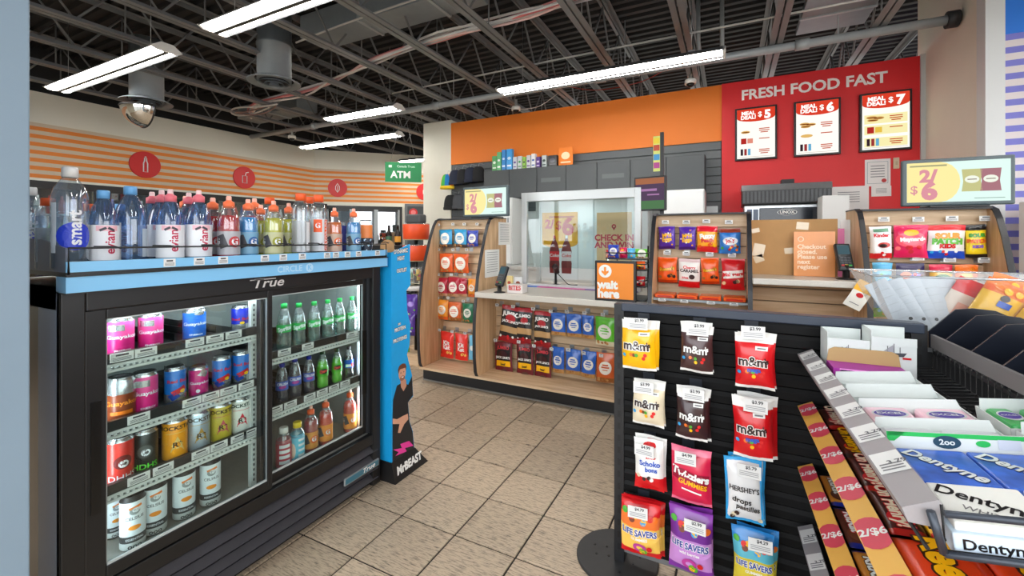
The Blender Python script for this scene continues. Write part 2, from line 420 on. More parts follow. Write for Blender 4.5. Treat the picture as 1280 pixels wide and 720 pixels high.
def diffuser(label, x, y, z, h):
    t = thing('round_diffuser', label, 'vent', (x, y, z), group='round ceiling diffusers')
    obj('duct_collar', MB().lathe([(.175, .02), (.175, h*.5), (.182, h*.5+.005), (.182, h*.5+.03), (.175, h*.5+.035), (.175, h)], DUCTM, 28), t)
    obj('diffuser_rim', MB().lathe([(.20, .03), (.27, 0), (.272, .008), (.2, .045)], DUCTM, 32, caps=False), t)
    for r, z0 in ((.17, -.012), (.11, -.022), (.055, -.03)):
        obj('diffuser_cone', MB().lathe([(r, z0), (r*.8, z0+.03), (r*.78, z0+.03), (r*.96, z0)], DUCTM, 28, caps=False), t)
    obj('diffuser_core', MB().lathe([(.15, .015), (.15, .03)], K((40, 40, 42), .6), 24), t)
    return t
diffuser('grey round air diffuser on a wide collar, nearest the camera', -2.86, 1.82, 3.09, .8)
diffuser('grey round air diffuser with a convex mirror hung below it', -4.9, 1.49, 3.06, .8)
cm = thing('convex_mirror', 'half-dome convex security mirror under the far round diffuser', 'mirror', (-4.9, 1.47, 2.985))
def dome(u, v):
    a = pi*u; b = pi/2*v
    return (.24*cos(a)*cos(b), -.24*sin(a)*cos(b), -.24*sin(b))
obj('mirror_dome', MB().grid(dome, 20, 10, K((225, 225, 222), .03, 1.0)), cm)
obj('mirror_rim', MB().tube([(.243*cos(pi*k/16), -.243*sin(pi*k/16), .0) for k in range(17)], .009, BLACK, 6).tube([(.243*cos(pi*k/16), 0, -.243*sin(pi*k/16)) for k in range(17)], .009, BLACK, 6), cm)
obj('hanger_stem', MB().tube([(0, .02, -.02), (0, .02, .092)], .012, BLACK, 8), cm)
obj('mirror_back', MB().grid(lambda u, v: (.24*(2*u-1), .0, -.24*math.sqrt(max(0, 1-(2*u-1)**2))*v), 16, 6, BLACK), cm)
# cables strung through the joists
cb = thing('cable_bundle', 'bundle of white and pink data cables strung through the joists', 'cables', (0, 0, 0))
base = [(-5.6, 3.3, 3.43), (-4.9, 2.95, 3.46), (-3.7, 2.9, 3.43), (-2.9, 2.75, 3.47), (-2.0, 2.5, 3.46), (-1.0, 2.42, 3.47), (0, 2.4, 3.46), (.9, 2.35, 3.48), (2.0, 2.3, 3.47)]
def smooth_path(p, n=4):
    out = []
    for i in range(len(p)-1):
        a, b, c, d = (Vector(p[max(i-1, 0)]), Vector(p[i]), Vector(p[i+1]), Vector(p[min(i+2, len(p)-1)]))
        for k in range(n):
            t = k/n; out.append(.5*((2*b)+(c-a)*t+(2*a-5*b+4*c-d)*t*t+(3*b-a-3*c+d)*t**3))
    out.append(Vector(p[-1])); return out
for k in range(7):
    dx = [(random.uniform(-.05, .05), random.uniform(-.08, .08), random.uniform(-.04, .05)) for _ in base]
    c = K([(232, 228, 226), (226, 150, 150), (236, 232, 230), (214, 120, 122), (220, 220, 222), (235, 200, 198), (200, 200, 204)][k], .5)
    obj('cable', MB().tube(smooth_path([tuple(Vector(a)+Vector(b)) for a, b in zip(base, dx)]), .014, c, 6), cb)
cl_ = thing('cable_coil', 'loop of slack pale cable hanging near the left joists', 'cables', (-4.95, 2.9, 3.36))
obj('cable', MB().tube([(.55*cos(2*pi*k/24), .12*sin(2*pi*k/24), .03*sin(4*pi*k/24)) for k in range(24)], .013, K((210, 206, 202), .5), 6, True), cl_)
obj('cable', MB().tube([(.48*cos(2*pi*k/24)+.05, .09*sin(2*pi*k/24), .03*cos(4*pi*k/24)-.03) for k in range(24)], .011, K((150, 120, 112), .5), 6, True), cl_)
for lab, p in (('thin white conduit above the orange wall joists', [(-2.6, 1.9, 3.53), (-1.5, 1.85, 3.55), (.2, 1.8, 3.54), (2.0, 1.8, 3.55)]),
               ('thin pale conduit crossing the left joists toward the column', [(-5.9, .1, 3.52), (-4.0, .0, 3.5), (-2.6, -.1, 3.53)]),
               ('thin grey conduit behind the long light over the counter', [(-2.6, 3.45, 3.42), (0, 3.42, 3.43), (3.0, 3.4, 3.42)])):
    t = thing('conduit', lab, 'conduit', p[0])
    obj('conduit_run', MB().tube([Vector(q)-Vector(p[0]) for q in smooth_path(p)], .011, K((206, 206, 204), .5), 6), t)
for lab, p in (('thin white wire drooping over the orange wall beside a dome camera', [(-1.5, 4.5, 3.42), (-1.2, 4.55, 3.30), (-.8, 4.55, 3.28), (-.45, 4.5, 3.42)]),
               ('thin red wire drooping over the orange wall near red panel', [(-.35, 4.5, 3.5), (.1, 4.52, 3.38), (.7, 4.52, 3.4), (1.1, 4.5, 3.55)]),
               ('thin dark wire drooping at the pillar corner', [(-2.6, 4.4, 3.5), (-2.3, 4.45, 3.36), (-1.9, 4.45, 3.42)])):
    t = thing('wire', lab, 'wire', p[0])
    obj('wire_run', MB().tube([Vector(q)-Vector(p[0]) for q in smooth_path(p, 6)], .006, K((220, 214, 210) if 'white' in lab else (170, 60, 50) if 'red wire' in lab else (50, 48, 48), .5), 6), t)
# fluorescent strip lights, each along X
LENS = E((255, 252, 246), LAMP)
def strip(label, x0, x1, y, z, wide=.17):
    L = x1-x0
    t = thing('strip_light', label, 'ceiling light', ((x0+x1)/2, y, z), group='fluorescent strip lights')
    obj('housing', MB().prism([(-wide*.75, .02), (-wide*.3, .075), (wide*.3, .075), (wide*.75, .02), (wide*.7, .014), (wide*.28, .06), (-wide*.28, .06), (-wide*.7, .014)], 'x', -L/2, L/2, K((84, 86, 88), .5)), t)
    obj('centre_channel', MB().prism([(-wide*.11, -.012), (wide*.11, -.012), (wide*.16, .055), (-wide*.16, .055)], 'x', -L/2+.015, L/2-.015, K((70, 72, 74), .5)), t)
    for s_ in (-1, 1):
        obj('lamp_tube', MB().tube([(-L/2+.02, s_*wide*.27, .018), (L/2-.02, s_*wide*.27, .018)], .026, LENS, 10), t)
        obj('end_cap', MB().prism([(-wide*.5, -.004), (wide*.5, -.004), (wide*.75, .02), (wide*.3, .075), (-wide*.3, .075), (-wide*.75, .02)], 'x', s_*L/2-.012, s_*L/2+.012, WHITE), t)
        obj('hanger_wire', MB().tube([(s_*L*.38, 0, .07), (s_*L*.38, 0, .9)], .003, STEEL, 5), t)
        obj('hanger_clip', MB().box(s_*L*.38-.03, s_*L*.38+.03, -.03, .03, .07, .10, STEEL), t)
strip('long bright strip light over the counter in front of the orange wall', -.75, 1.69, 3.30, 3.10)
strip('bright strip light at the top edge, nearest the camera', -2.2, .24, .82, 3.10)
strip('bright strip light beside the convex mirror at left', -5.45, -3.0, .84, 3.10)
strip('short strip light in the ceiling middle left of the long light', -3.72, -2.35, 3.3, 3.12)
strip('dim-looking far strip light near the green sign, below the short one', -5.8, -3.35, 4.45, 3.10)
strip('far strip light half hidden by the cream pillar', -5.2, -2.9, 6.6, 3.10)
strip('strip light behind the photographer near the storefront', -2.0, .44, -2.0, 3.10)
strip('strip light behind the photographer by the side window', 2.6, 5.04, -1.2, 3.10)
strip('strip light over the right-hand aisle out of view', 2.9, 5.3, .84, 3.10)
# dome cameras
for lab, px, Y, z in (('small white dome camera above the orange wall beside the red panel', 863, 4.45, 3.25), ('small white dome camera above the orange wall, middle', 645, 4.45, 3.24), ('small white dome camera at top of the striped left wall', 365, 3.97, 3.17)):
    p = onY(px, 120, Y)
    t = thing('dome_camera', lab, 'camera', (p.x, Y, z))
    obj('camera_base', MB().lathe([(.02, .16), (.02, .055), (.06, .055), (.068, .04), (.068, 0)][::-1], WHITE, 20), t)
    obj('camera_lens', MB().lathe([(.012, -.042), (.035, -.03), (.048, 0)], BLACK, 18), t)
# ================================================================ DRINK COOLER AT LEFT
CX, CY0, CY1 = .03, -.81, .455                 # front plane, left and right end
cool = thing('drink_cooler', 'low black sliding-door drink cooler with blue header and bottles on top', 'cooler', (0, 0, 0))
CBK = K((20, 20, 21), .38, var=.15); CIN = K((158, 166, 164), .45); CSIDE = K((160, 176, 200), .35, var=.08, scale=5)
obj('body', MB().box(-.70, -.66, CY0, CY1, .05, 1.20, CIN).box(-.66, .0, CY1-.045, CY1, .05, 1.20, CBK)
    .box(-.66, 0, CY0+.045, CY0+.052, .30, 1.14, CIN).box(-.66, 0, CY1-.052, CY1-.045, .30, 1.14, CIN)
    .box(-.66, .0, CY0, CY1, 1.145, 1.20, CBK).box(-.66, 0, CY0+.045, CY1-.045, 1.135, 1.145, CIN)
    .box(-.66, 0, CY0+.045, CY1-.045, .05, .285, CBK).box(-.66, -.02, CY0+.045, CY1-.045, .285, .305, K((150, 150, 144), .5, var=.1)), cool)
obj('side_panel', MB().box(-.13, .02, CY0, CY0+.045, .02, 1.20, CSIDE).box(-.68, -.13, CY0, CY0+.045, .02, 1.20, K((60, 50, 46), .3)), cool)  # brown rear part paints in a dark reflection on the glossy side
obj('front_frame', MB().box(0, CX, CY0, CY0+.055, .02, 1.20, CBK).box(0, CX, CY1-.055, CY1, .02, 1.20, CBK)
    .box(0, CX, CY0+.055, CY1-.055, 1.135, 1.20, CBK).box(0, CX, CY0+.055, CY1-.055, .245, .30, CBK), cool, bevel=.004)
for k in range(4):                                # louvred grille below the doors
    z = .05+k*.05
    obj('grille_louvre', MB().prism([(-.01, z+.004), (.028, z), (.034, z+.005), (.008, z+.031), (-.01, z+.031)], 'y', CY0+.02, CY1-.02, K((56, 55, 60), .4, var=.1)), cool)
obj('grille_back', MB().box(-.03, -.012, CY0+.02, CY1-.02, .03, .25, BLACK), cool)  # black sheet stands in for the shadow lines between louvres
obj('kick_plate', MB().box(-.6, -.03, CY0+.02, CY1-.02, 0, .05, BLACK), cool)
# sliding doors: front one on the left, the other runs in the inner track
def door(y0, y1, x, hy):
    d = obj('door', MB().box(x-.028, x, y0, y0+.05, .305, 1.135, CBK).box(x-.028, x, y1-.022, y1, .305, 1.135, CBK)
            .box(x-.028, x, y0+.05, y1-.022, 1.105, 1.135, CBK).box(x-.028, x, y0+.05, y1-.022, .305, .345, CBK), cool, bevel=.003)
    obj('door_glass', MB().box(x-.016, x-.012, y0+.05, y1-.022, .345, 1.105, GL((244, 250, 248), .02, graze=.22)), d)
    m = MB()
    for a, b in (((y0+.049), .345), ((y1-.023), .345)): m.box(x-.012, x-.004, a, a+.004, b, 1.105, K((150, 158, 160), .3, .4))
    m.box(x-.012, x-.004, y0+.05, y1-.022, 1.101, 1.105, K((190, 200, 200), .3, .2)).box(x-.012, x-.004, y0+.05, y1-.022, .345, .352, K((190, 198, 198), .3, .2))
    obj('glass_gasket', m, d)
    obj('door_handle', MB().box(x-.002, x+.004, hy-.012, hy+.012, .52, .86, K((8, 8, 8), .3)), d)
    return d
door(-.757, -.168, .028, -.733)
door(-.20, .385, -.004, .37)
obj('corner_post', MB().box(-.03, .004, .385, .41, .305, 1.135, K((44, 46, 50), .35)), cool)
obj('light_tube', MB().tube([(-.045, CY0+.07, 1.118), (-.045, CY1-.07, 1.118)], .010, E((235, 245, 255), 20.0), 8), cool)
obj('light_tube', MB().tube([(-.045, CY1-.068, .36), (-.045, CY1-.068, 1.1)], .007, E((235, 245, 255), 26.0), 8), cool)
obj('light_tube', MB().tube([(-.045, CY0+.068, .36), (-.045, CY0+.068, 1.1)], .007, E((235, 245, 255), 26.0), 8), cool)
# price rails and wire shelves
WIREW = K((208, 212, 210), .4); RAILD = K((46, 44, 44), .35)
def price_tag_mesh(w_=.03, h=.026):
    def f():
        m = MB().box(-w_/2, w_/2, -.0008, .0008, 0, h, TAG)
        mp = flatY(-.0012)
        decal(m, rect2d(w_*.55, h*.2, 1, 1), K((70, 70, 74), .6), .0, h*.74, mp)
        for k in range(3): decal(m, rect2d(w_*.8, h*.07, 1, 1), TAGINK, 0, h*(.18+.14*k), mp)
        return m
    return shared(('price_tag', w_, h), f)
def cshelf(z, y0, y1, tags):
    s_ = obj('shelf', MB().box(-.60, -.05, y0, y1, z-.010, z-.004, K((30, 30, 32), .5)), cool)
    for i in range(int((y1-y0)/.075)): obj('shelf_divider', MB().box(-.56, -.16, y0+.036+i*.075, y0+.038+i*.075, z-.004, z+.022, BLACK), s_)
    m = MB()
    for k in range(int((y1-y0)/.016)): m.box(-.062, -.0385, y0+.004+k*.016, y0+.012+k*.016, z-.034, z-.028, WIREW)
    m.box(-.05, -.038, y0, y1, z-.027, z-.018, WIREW).box(-.05, -.038, y0, y1, z-.044, z-.035, WIREW)
    obj('shelf_edge', m, s_)
    obj('price_rail', MB().box(-.052, -.036, y0, y1, z-.016, z+.016, RAILD), s_)
    for y in tags: obj('price_tag', price_tag_mesh(.062, .028), s_, (-.034, y, z-.013), (0, 0, pi/2))
SL = [.965, .748, .545]; SR = [.842, .60]
cshelf(SL[0], -.70, -.195, [-.645, -.58, -.43, -.36, -.29])
cshelf(SL[1], -.70, -.195, [-.60, -.44, -.375, -.31, -.24])
cshelf(SL[2], -.70, -.195, [-.60, -.53, -.41, -.345, -.27, -.22])
cshelf(SR[0], -.15, .395, [-.07, .05, .31, .37])
cshelf(SR[1], -.15, .395, [-.11, -.04, .06, .13, .2, .27])
for y in (-.195, -.15, .40):
    m = MB().box(-.075, -.055, y-.012, y+.012, .305, 1.1, WIREW)
    for k in range(36): m.box(-.056, -.0535, y-.003, y+.003, .33+k*.021, .34+k*.021, K((60, 62, 64), .6))
    obj('shelf_standard', m, cool)
# header and top tray
BLUH = K((126, 190, 232), .35)
hd = obj('header', MB().box(.0, .066, CY0, CY1+.015, 1.197, 1.243, BLUH).box(.0, .067, CY0, CY1+.015, 1.193, 1.197, BLACK), cool)
m = MB(); LT = K((176, 214, 240), .4)
decal(m, text2d('CIRCLE', .036, .02), LT, -.115, 1.22, flatX(.0668))
decal(m, ell2d(.019, .019, 18, 1), LT, -.02, 1.22, flatX(.0668)); decal(m, text2d('K', .03, .03), BLUH, -.02, 1.22, flatX(.0674))
obj('header_lettering', m, hd)
tray = obj('top_tray', MB().box(-.68, .066, CY0, CY1+.01, 1.246, 1.256, BLACK).box(.062, .070, CY0, CY1+.01, 1.256, 1.286, BLUH).box(-.68, .075, CY0, CY1+.012, 1.243, 1.2465, BLACK), cool)
obj('tray_side', MB().prism([(-.68, 1.256), (.062, 1.256), (.062, 1.325), (-.02, 1.335), (-.1, 1.35), (-.68, 1.36)], 'y', CY0, CY0+.006, K((96, 104, 120), .4)), tray)
obj('tray_side', MB().prism([(-.68, 1.256), (.05, 1.256), (.05, 1.29), (-.68, 1.30)], 'y', CY1, CY1+.006, BLACK), tray)
m = MB(); m.tube([(.07, CY0+.004, 1.25), (.07, CY0+.004, 1.325), (.07, CY1, 1.318), (.07, CY1, 1.25)], .0032, BLACK, 6)
for k in range(9):
    y = CY0+.12+k*.145; m.tube([(.066, y-.06, 1.328), (.066, y-.01, 1.327), (.072, y, 1.322), (.066, y+.012, 1.327)], .0028, BLACK, 5)
obj('wire_rail', m, tray)
for i, y in enumerate((-.53, -.44, -.36, -.20, -.12, -.03, .10, .15, .22, .29, .42)):
    obj('price_tag', price_tag_mesh(.034, .026), tray, (.0712, y-.03, 1.258), (0, 0, pi/2))
m = MB(); decal(m, text2d('True', .052, .015, 1.35, .25), K((225, 225, 222), .3, .4), -.19, 1.166, flatX(CX+.001))
decal(m, rect2d(.11, .004, 2, 1), K((225, 225, 222), .3, .4), -.21, 1.183, flatX(CX+.001)); obj('maker_lettering', m, cool)
bd = MB().box(CX+.004, CX+.012, .20, .43, .125, .16, K((190, 196, 198), .25, .5)).box(CX+.0122, CX+.0132, .204, .426, .129, .156, K((54, 110, 130), .3))
decal(bd, text2d('True', .032, .02, 1.4, .25), WHITE, .355, .143, flatX(CX+.0138))
obj('maker_badge', bd, cool)

# ---------------------------------------------------------------- cans and bottles
def face(x, y): return math.atan2(CAM.y-y, CAM.x-x)+pi/2+R(9)     # labels look toward the aisle
def can_mesh(kind):
    spec = CANS[kind]
    def f():
        r, h = spec['r'], spec['h']; top = spec.get('top', K((196, 198, 200), .25, .9)); b = spec['bands']
        m = MB(); prof = [(r*.80, 0), (r*.97, h*.035), (r, h*.05)]; ms = [top, b[0][1]]
        for hi, c in b: prof.append((r, h*hi)); ms.append(c)
        prof += [(r*.86, h*.955), (r*.88, h*.965), (r*.88, h), (r*.82, h), (r*.80, h*.975)]
        ms += [top]*5
        m.lathe(prof, ms, 22)
        return m
    return shared(('can_body', kind), f)
def can_print(kind):
    spec = CANS[kind]
    def f():
        m = MB(); mp = wrap(spec['r']+.0006); h = spec['h']
        for d in spec['print']:
            if d[0] == 't': decal(m, text2d(d[1], d[4]*h, d[6] if len(d) > 6 else .02), d[5], d[2]*spec['r'], d[3]*h, mp)
            elif d[0] == 'e': decal(m, ell2d(d[3]*spec['r'], d[4]*h), d[5], d[1]*spec['r'], d[2]*h, mp)
            elif d[0] == 'r': decal(m, rect2d(d[3]*spec['r'], d[4]*h), d[5], d[1]*spec['r'], d[2]*h, mp, d[6] if len(d) > 6 else 0)
            elif d[0] == 's': decal(m, star2d(d[3]*spec['r']), d[4], d[1]*spec['r'], d[2]*h, mp)
        return m
    return shared(('can_print', kind), f)
SIL = K((200, 202, 204), .25, .8); MAG = K((214, 36, 122), .3); GOLD = K((206, 160, 70), .3, .6); NAVY = K((22, 40, 150), .3); BLU1 = K((24, 110, 200), .3)
REDC = K((200, 30, 36), .35); YEL = K((248, 196, 24), .35); GRN = K((60, 190, 60), .35); WHC = K((228, 236, 240), .35)
def rock(body, star, ink, txt='ROCKSTAR'):
    return dict(r=.0335, h=.158, bands=[(.9, body)], print=[('s', 0, .38, .95, star), ('t', 'R*', 0, .38, .16, ink, .03), ('t', txt, 0, .78, .13, ink, .03), ('r', 0, .66, 1.9, .012, star)])
CANS = {
 'pink': dict(r=.0335, h=.158, bands=[(.52, MAG), (.9, K((222, 70, 140), .3))], print=[('r', -.4, .74, 1.2, .16, SIL), ('t', 'Guayakon', .1, .50, .13, WHC), ('t', 'ENERGY', .1, .14, .07, WHC)]),
 'blueguru': dict(r=.0335, h=.158, bands=[(.85, K((36, 110, 216), .3)), (.9, SIL)], print=[('t', 'Guayakon', .1, .52, .13, WHC), ('e', .4, .82, .5, .05, SIL), ('t', 'ENERGY', .1, .2, .07, WHC)]),
 'orangeguru': dict(r=.0335, h=.158, bands=[(.62, K((132, 62, 34), .3)), (.9, SIL)], print=[('t', 'Guayakon', .1, .42, .14, K((240, 150, 50), .3)), ('r', 0, .2, 1.6, .08, K((230, 120, 30), .3))]),
 'bullblue': dict(r=.0285, h=.152, bands=[(.28, SIL), (.9, BLU1)], print=[('r', .1, .36, 1.5, .13, REDC, .5), ('e', .45, .34, .28, .05, YEL), ('t', 'Red Bull', .0, .62, .12, REDC, .03), ('r', -.4, .22, .9, .16, K((16, 60, 150), .3), .6)]),
 'bulldark': dict(r=.0275, h=.135, bands=[(.32, SIL), (.9, K((22, 38, 160), .3))], print=[('t', 'Red Bull', .0, .5, .14, REDC, .03), ('e', .2, .36, .3, .05, YEL)]),
 'pinksmall': dict(r=.0275, h=.135, bands=[(.9, K((206, 40, 120), .3))], print=[('r', .3, .78, 1.0, .2, SIL, -.5), ('t', 'Guayakon', .0, .48, .12, WHC), ('e', -.3, .22, .22, .06, WHC)]),
 'gorillared': dict(r=.0335, h=.158, bands=[(.9, K((206, 50, 40), .3))], print=[('e', 0, .46, .66, .15, K((110, 22, 22), .4)), ('e', .05, .42, .36, .08, WHC), ('e', .12, .42, .16, .035, K((40, 20, 20), .4)), ('t', 'DHHS', 0, .12, .17, WHC, .0)]),
 'gorillagreen': dict(r=.0335, h=.158, bands=[(.9, K((26, 30, 28), .3))], print=[('e', 0, .5, .62, .15, K((70, 76, 74), .4)), ('e', .05, .48, .36, .08, WHC), ('e', .1, .48, .16, .035, BLACK), ('t', 'HDHS', 0, .15, .17, K((90, 220, 60), .4), .02)]),
 'rockorange': rock(K((244, 160, 26), .3), K((228, 196, 120), .3, .3), K((60, 40, 20), .4)),
 'rocksilver': rock(K((186, 200, 212), .28, .5), K((200, 158, 76), .3, .5), K((70, 54, 30), .4)),
 'rockyellow': rock(K((196, 176, 60), .3), K((190, 80, 96), .3), K((40, 30, 20), .4)),
 'rockwhite': rock(K((226, 226, 220), .3), K((206, 40, 60), .3), K((30, 60, 40), .4)),
 'celsius': dict(r=.0305, h=.168, top=K((40, 38, 38), .4), bands=[(.16, K((206, 214, 214), .3)), (.28, K((46, 52, 56), .4)), (.9, WHC)], print=[('r', .05, .80, 1.0, .045, K((240, 130, 40), .4), .25), ('e', 0, .73, .42, .065, K((150, 160, 162), .3, .5)), ('e', .1, .75, .28, .045, WHC), ('t', 'CELSIUS', 0, .6, .075, K((90, 96, 98), .4)), ('e', 0, .43, .5, .045, K((246, 150, 40), .4)), ('t', 'ooo', 0, .09, .12, K((40, 44, 46), .4)), ('t', 'ESSENTIAL', 0, .22, .055, WHC)]),
}
def can(kind, label, px, X, z, group, r=None):
    x0, x1, y0, y1 = px
    p = onX((x0+x1)/2, (y0+y1)/2, X); D = depth((X, p.y, z))
    s_ = CANS[kind]; rr = (x1-x0)/2*D/FPX; hh = (y1-y0)*D/FPX*.95
    sr = max(.8, min(1.15, rr/s_['r'])); sh = max(.8, min(1.15, hh/s_['h']))
    t = thing('drink_can', label, 'can', (X, p.y, z), face(X, p.y)+random.uniform(-.15, .15), group); t.scale = (sr, sr, sh)
    obj('can_body', can_mesh(kind), t); obj('can_print', can_print(kind), t)
    return t
GC = 'energy drink cans in the cooler'
XI = -.098
S1, S2, S3, FL = SL[0]-.003, SL[1]-.003, SL[2]-.003, .306
can('pink', 'tall pink can at the left end of the cooler top shelf', (136, 164, 395, 441), XI, S1, GC)
can('pink', 'tall pink can second from left on the cooler top shelf', (176, 201, 391, 430), XI, S1, GC)
can('blueguru', 'bright blue can with silver top alone mid cooler top shelf', (231, 255, 385, 421), XI, S1, GC)
can('bulldark', 'small dark blue and silver can at right end of top shelf', (290, 310, 379, 410), XI, S1, GC)
can('orangeguru', 'silver can with brown and orange lower half, left door', (136, 166, 465, 521), XI, S2, GC)
can('pink', 'tall pink can on the second shelf behind left door', (168, 194, 459, 512), XI, S2, GC)
can('bullblue', 'blue and silver can between two pink cans, second shelf', (207, 231, 452, 500), XI, S2, GC)
can('pinksmall', 'short pink can between blue cans on second shelf', (237, 259, 454, 493), XI, S2, GC)
can('bullblue', 'blue and silver can just right of short pink can', (266, 288, 440, 483), XI, S2, GC)
can('bullblue', 'blue and silver can at the right end of second shelf', (291, 311, 436, 478), XI, S2, GC)
can('gorillared', 'red can with dark gorilla emblem, third shelf left end', (134, 164, 542, 600), XI, S3, GC)
can('gorillagreen', 'black can with gorilla emblem and green lettering', (168, 194, 532, 587), XI, S3, GC)
can('rockorange', 'orange can with a pale gold star, third shelf', (205, 232, 523, 577), XI, S3, GC)
can('rocksilver', 'silver can with a gold star, third shelf', (234, 261, 513, 565), XI, S3, GC)
can('rockyellow', 'yellow can with a dull red star, third shelf', (263, 288, 505, 555), XI, S3, GC)
can('rockwhite', 'white can with a red star, right end of third shelf', (289, 311, 498, 545), XI, S3, GC)
can('celsius', 'white slim can at the bottom left, nearest the door corner', (152, 180, 621, 691), XI+.02, FL, GC)
can('celsius', 'white slim can second from left on cooler floor', (180, 207, 605, 672), XI, FL, GC)
can('celsius', 'white slim can third from left on cooler floor', (218, 242, 591, 655), XI, FL, GC)
can('celsius', 'white slim can at the right on cooler floor, left door', (252, 274, 579, 639), XI, FL, GC)
can('celsius', 'white slim can half hidden behind the leftmost one on cooler floor', (134, 152, 622, 676), XI-.1, FL, GC)

def lathe_part(key, prof, mat, n=22, caps=True): return shared(key, lambda: MB().lathe(prof, mat, n, caps=caps))
BOT = {}
def bottle_kind(name, h, body, liquid, label, cap, prints, bodymat=None):
    BOT[name] = dict(h=h, body=body, liquid=liquid, label=label, cap=cap, prints=prints, mat=bodymat)
def bottle(kind, label, loc, group, rz=None, scale=1.0):
    b = BOT[kind]
    t = thing('drink_bottle', label, 'bottle', loc, face(loc[0], loc[1])+random.uniform(-.12, .12) if rz is None else rz, group)
    t.scale = (scale,)*3 if not isinstance(scale, tuple) else scale
    obj('bottle_body', lathe_part(('bottle_body', kind), b['body'], b['mat'] or PET), t)
    if b['liquid']: obj('liquid', lathe_part(('liquid', kind), b['liquid'][0], b['liquid'][1]), t)
    if b['label']: obj('label_sleeve', lathe_part(('label_sleeve', kind), b['label'][0], b['label'][1], caps=False), t)
    cp = obj('cap', lathe_part(('cap', kind), b['cap'][0], b['cap'][1], 18), t)
    if b['prints']:
        def f():
            m = MB()
            for d in b['prints']:
                mp = wrap(d[1])
                sh = text2d(d[2], d[3], d[6] if len(d) > 6 else .02) if d[0] == 't' else ell2d(d[2], d[3]) if d[0] == 'e' else rect2d(d[2], d[3]) if d[0] == 'r' else star2d(d[2])
                if d[0] == 't': decal(m, sh, d[5], d[4][0], d[4][1], mp, d[4][2] if len(d[4]) > 2 else 0)
                else: decal(m, sh, d[5], d[4][0], d[4][1], mp, d[4][2] if len(d[4]) > 2 else 0)
            return m
        obj('label_print', shared(('label_print', kind), f), t)
    return t
PET = GL((242, 248, 252), .10, .05); PETB = GL((178, 204, 236), .10, .10, (170, 200, 236))
LBLUE = K((110, 176, 232), .4); PINKC = K((236, 116, 130), .4); OC = K((244, 96, 40), .4); ORC = K((250, 120, 70), .4)
WLAB = K((236, 238, 242), .4)
def cyl(r, z0, z1): return [(r, z0), (r, z1)]
SP = lambda r, s: s  # noqa
# tall clear water bottle with a blue wave label
bottle_kind('tallwater', .315, [(.036, 0), (.043, .01), (.043, .205), (.042, .225), (.036, .25), (.022, .275), (.0165, .283), (.0165, .292)],
            ([(.035, .004), (.041, .012), (.041, .20), (.03, .245)], GL((232, 242, 250), .03, .04, (210, 230, 250))), None,
            ([(.019, .284), (.019, .31), (.017, .315)], K((232, 232, 230), .4)),
            [('e', .0436, .044, .042, (.0, .105), K((36, 62, 200), .35)), ('t', .0441, 'smart', .045, (.0, .13, pi/2), WLAB, .03), ('r', .0434, .018, .15, (-.052, .13), K((214, 222, 230), .4))])
bottle_kind('evian', .27, [(.034, 0), (.041, .008), (.040, .03), (.042, .045), (.040, .09), (.042, .14), (.041, .165), (.034, .2), (.02, .232), (.0155, .24), (.0155, .25)],
            None, ([(.0425, .03), (.0425, .15)], WLAB), ([(.0175, .242), (.0175, .266), (.016, .27)], LBLUE),
            [('t', .0432, 'evian', .040, (.008, .092, pi/2), K((196, 40, 80), .4), .02), ('r', .0431, .06, .018, (0, .139), K((240, 190, 200), .4)), ('r', .0434, .02, .008, (-.012, .136, .5), K((60, 60, 70), .5)), ('r', .0434, .02, .008, (.01, .136, -.5), K((60, 60, 70), .5))], PETB)
sportcap = lambda z: [(.019, z), (.019, z+.022), (.012, z+.026), (.009, z+.03), (.009, z+.042), (.007, z+.046)]
bottle_kind('evianbig', .285, [(.038, 0), (.045, .008), (.044, .03), (.046, .045), (.044, .09), (.046, .14), (.045, .17), (.037, .21), (.022, .245), (.017, .253), (.017, .262)],
            None, None, ([(.019, .255), (.019, .28), (.017, .285)], LBLUE), [('r', .047, .03, .10, (.04, .085), K((190, 200, 210), .4)), ('r', .0465, .05, .13, (-.06, .09), K((226, 226, 226), .4))], PETB)
bottle_kind('eviansport', .275, BOT['evian']['body'], None, BOT['evian']['label'], (sportcap(.236), [PINKC, PINKC, PINKC, K((250, 214, 214), .4), K((250, 214, 214), .4)]), BOT['evian']['prints'], PETB)
def gat(name, liq, lab, ink, capm=ORC, z=1.0):
    body = [(.030, 0), (.037, .008), (.037, .05), (.034, .065), (.034, .09), (.0375, .105), (.0375, .15), (.035, .17), (.026, .19), (.019, .2), (.019, .212)]
    bottle_kind(name, .255, body, ([(.029, .004), (.0355, .012), (.0355, .05), (.0325, .065), (.0325, .09), (.036, .105), (.036, .15), (.0335, .168), (.03, .178)], liq),
                ([(.0376, .03), (.0376, .052), (.0366, .065), (.0366, .09), (.0378, .105), (.0378, .118)], lab), (sportcap(.206), [capm, capm, capm, K((255, 190, 170), .4), K((255, 190, 170), .4)]),
                [('e', .0386, .021, .021, (.012, .078), ink), ('t', .0391, 'G', .034, (.012, .078), WLAB, .04), ('r', .0385, .03, .05, (-.032, .08, .35), K((70, 70, 76), .4)), ('t', .0388, 'G', .03, (-.05, .08), K((220, 220, 222), .4), .03)])
def LQ(c): return K(c, .12, coat=.6)
gat('gatred', LQ((196, 22, 30)), K((180, 180, 186), .35), K((190, 30, 40), .4))
gat('gatblue', LQ((24, 150, 220)), K((120, 170, 200), .35), K((20, 90, 160), .4))
gat('gatyellow', LQ((206, 200, 20)), K((196, 196, 150), .35), K((150, 150, 20), .4))
gat('gatorange', LQ((240, 110, 16)), K((200, 170, 150), .35), K((226, 100, 30), .4))
slim = [(.030, 0), (.035, .008), (.035, .2), (.034, .215), (.026, .235), (.019, .243), (.019, .252)]
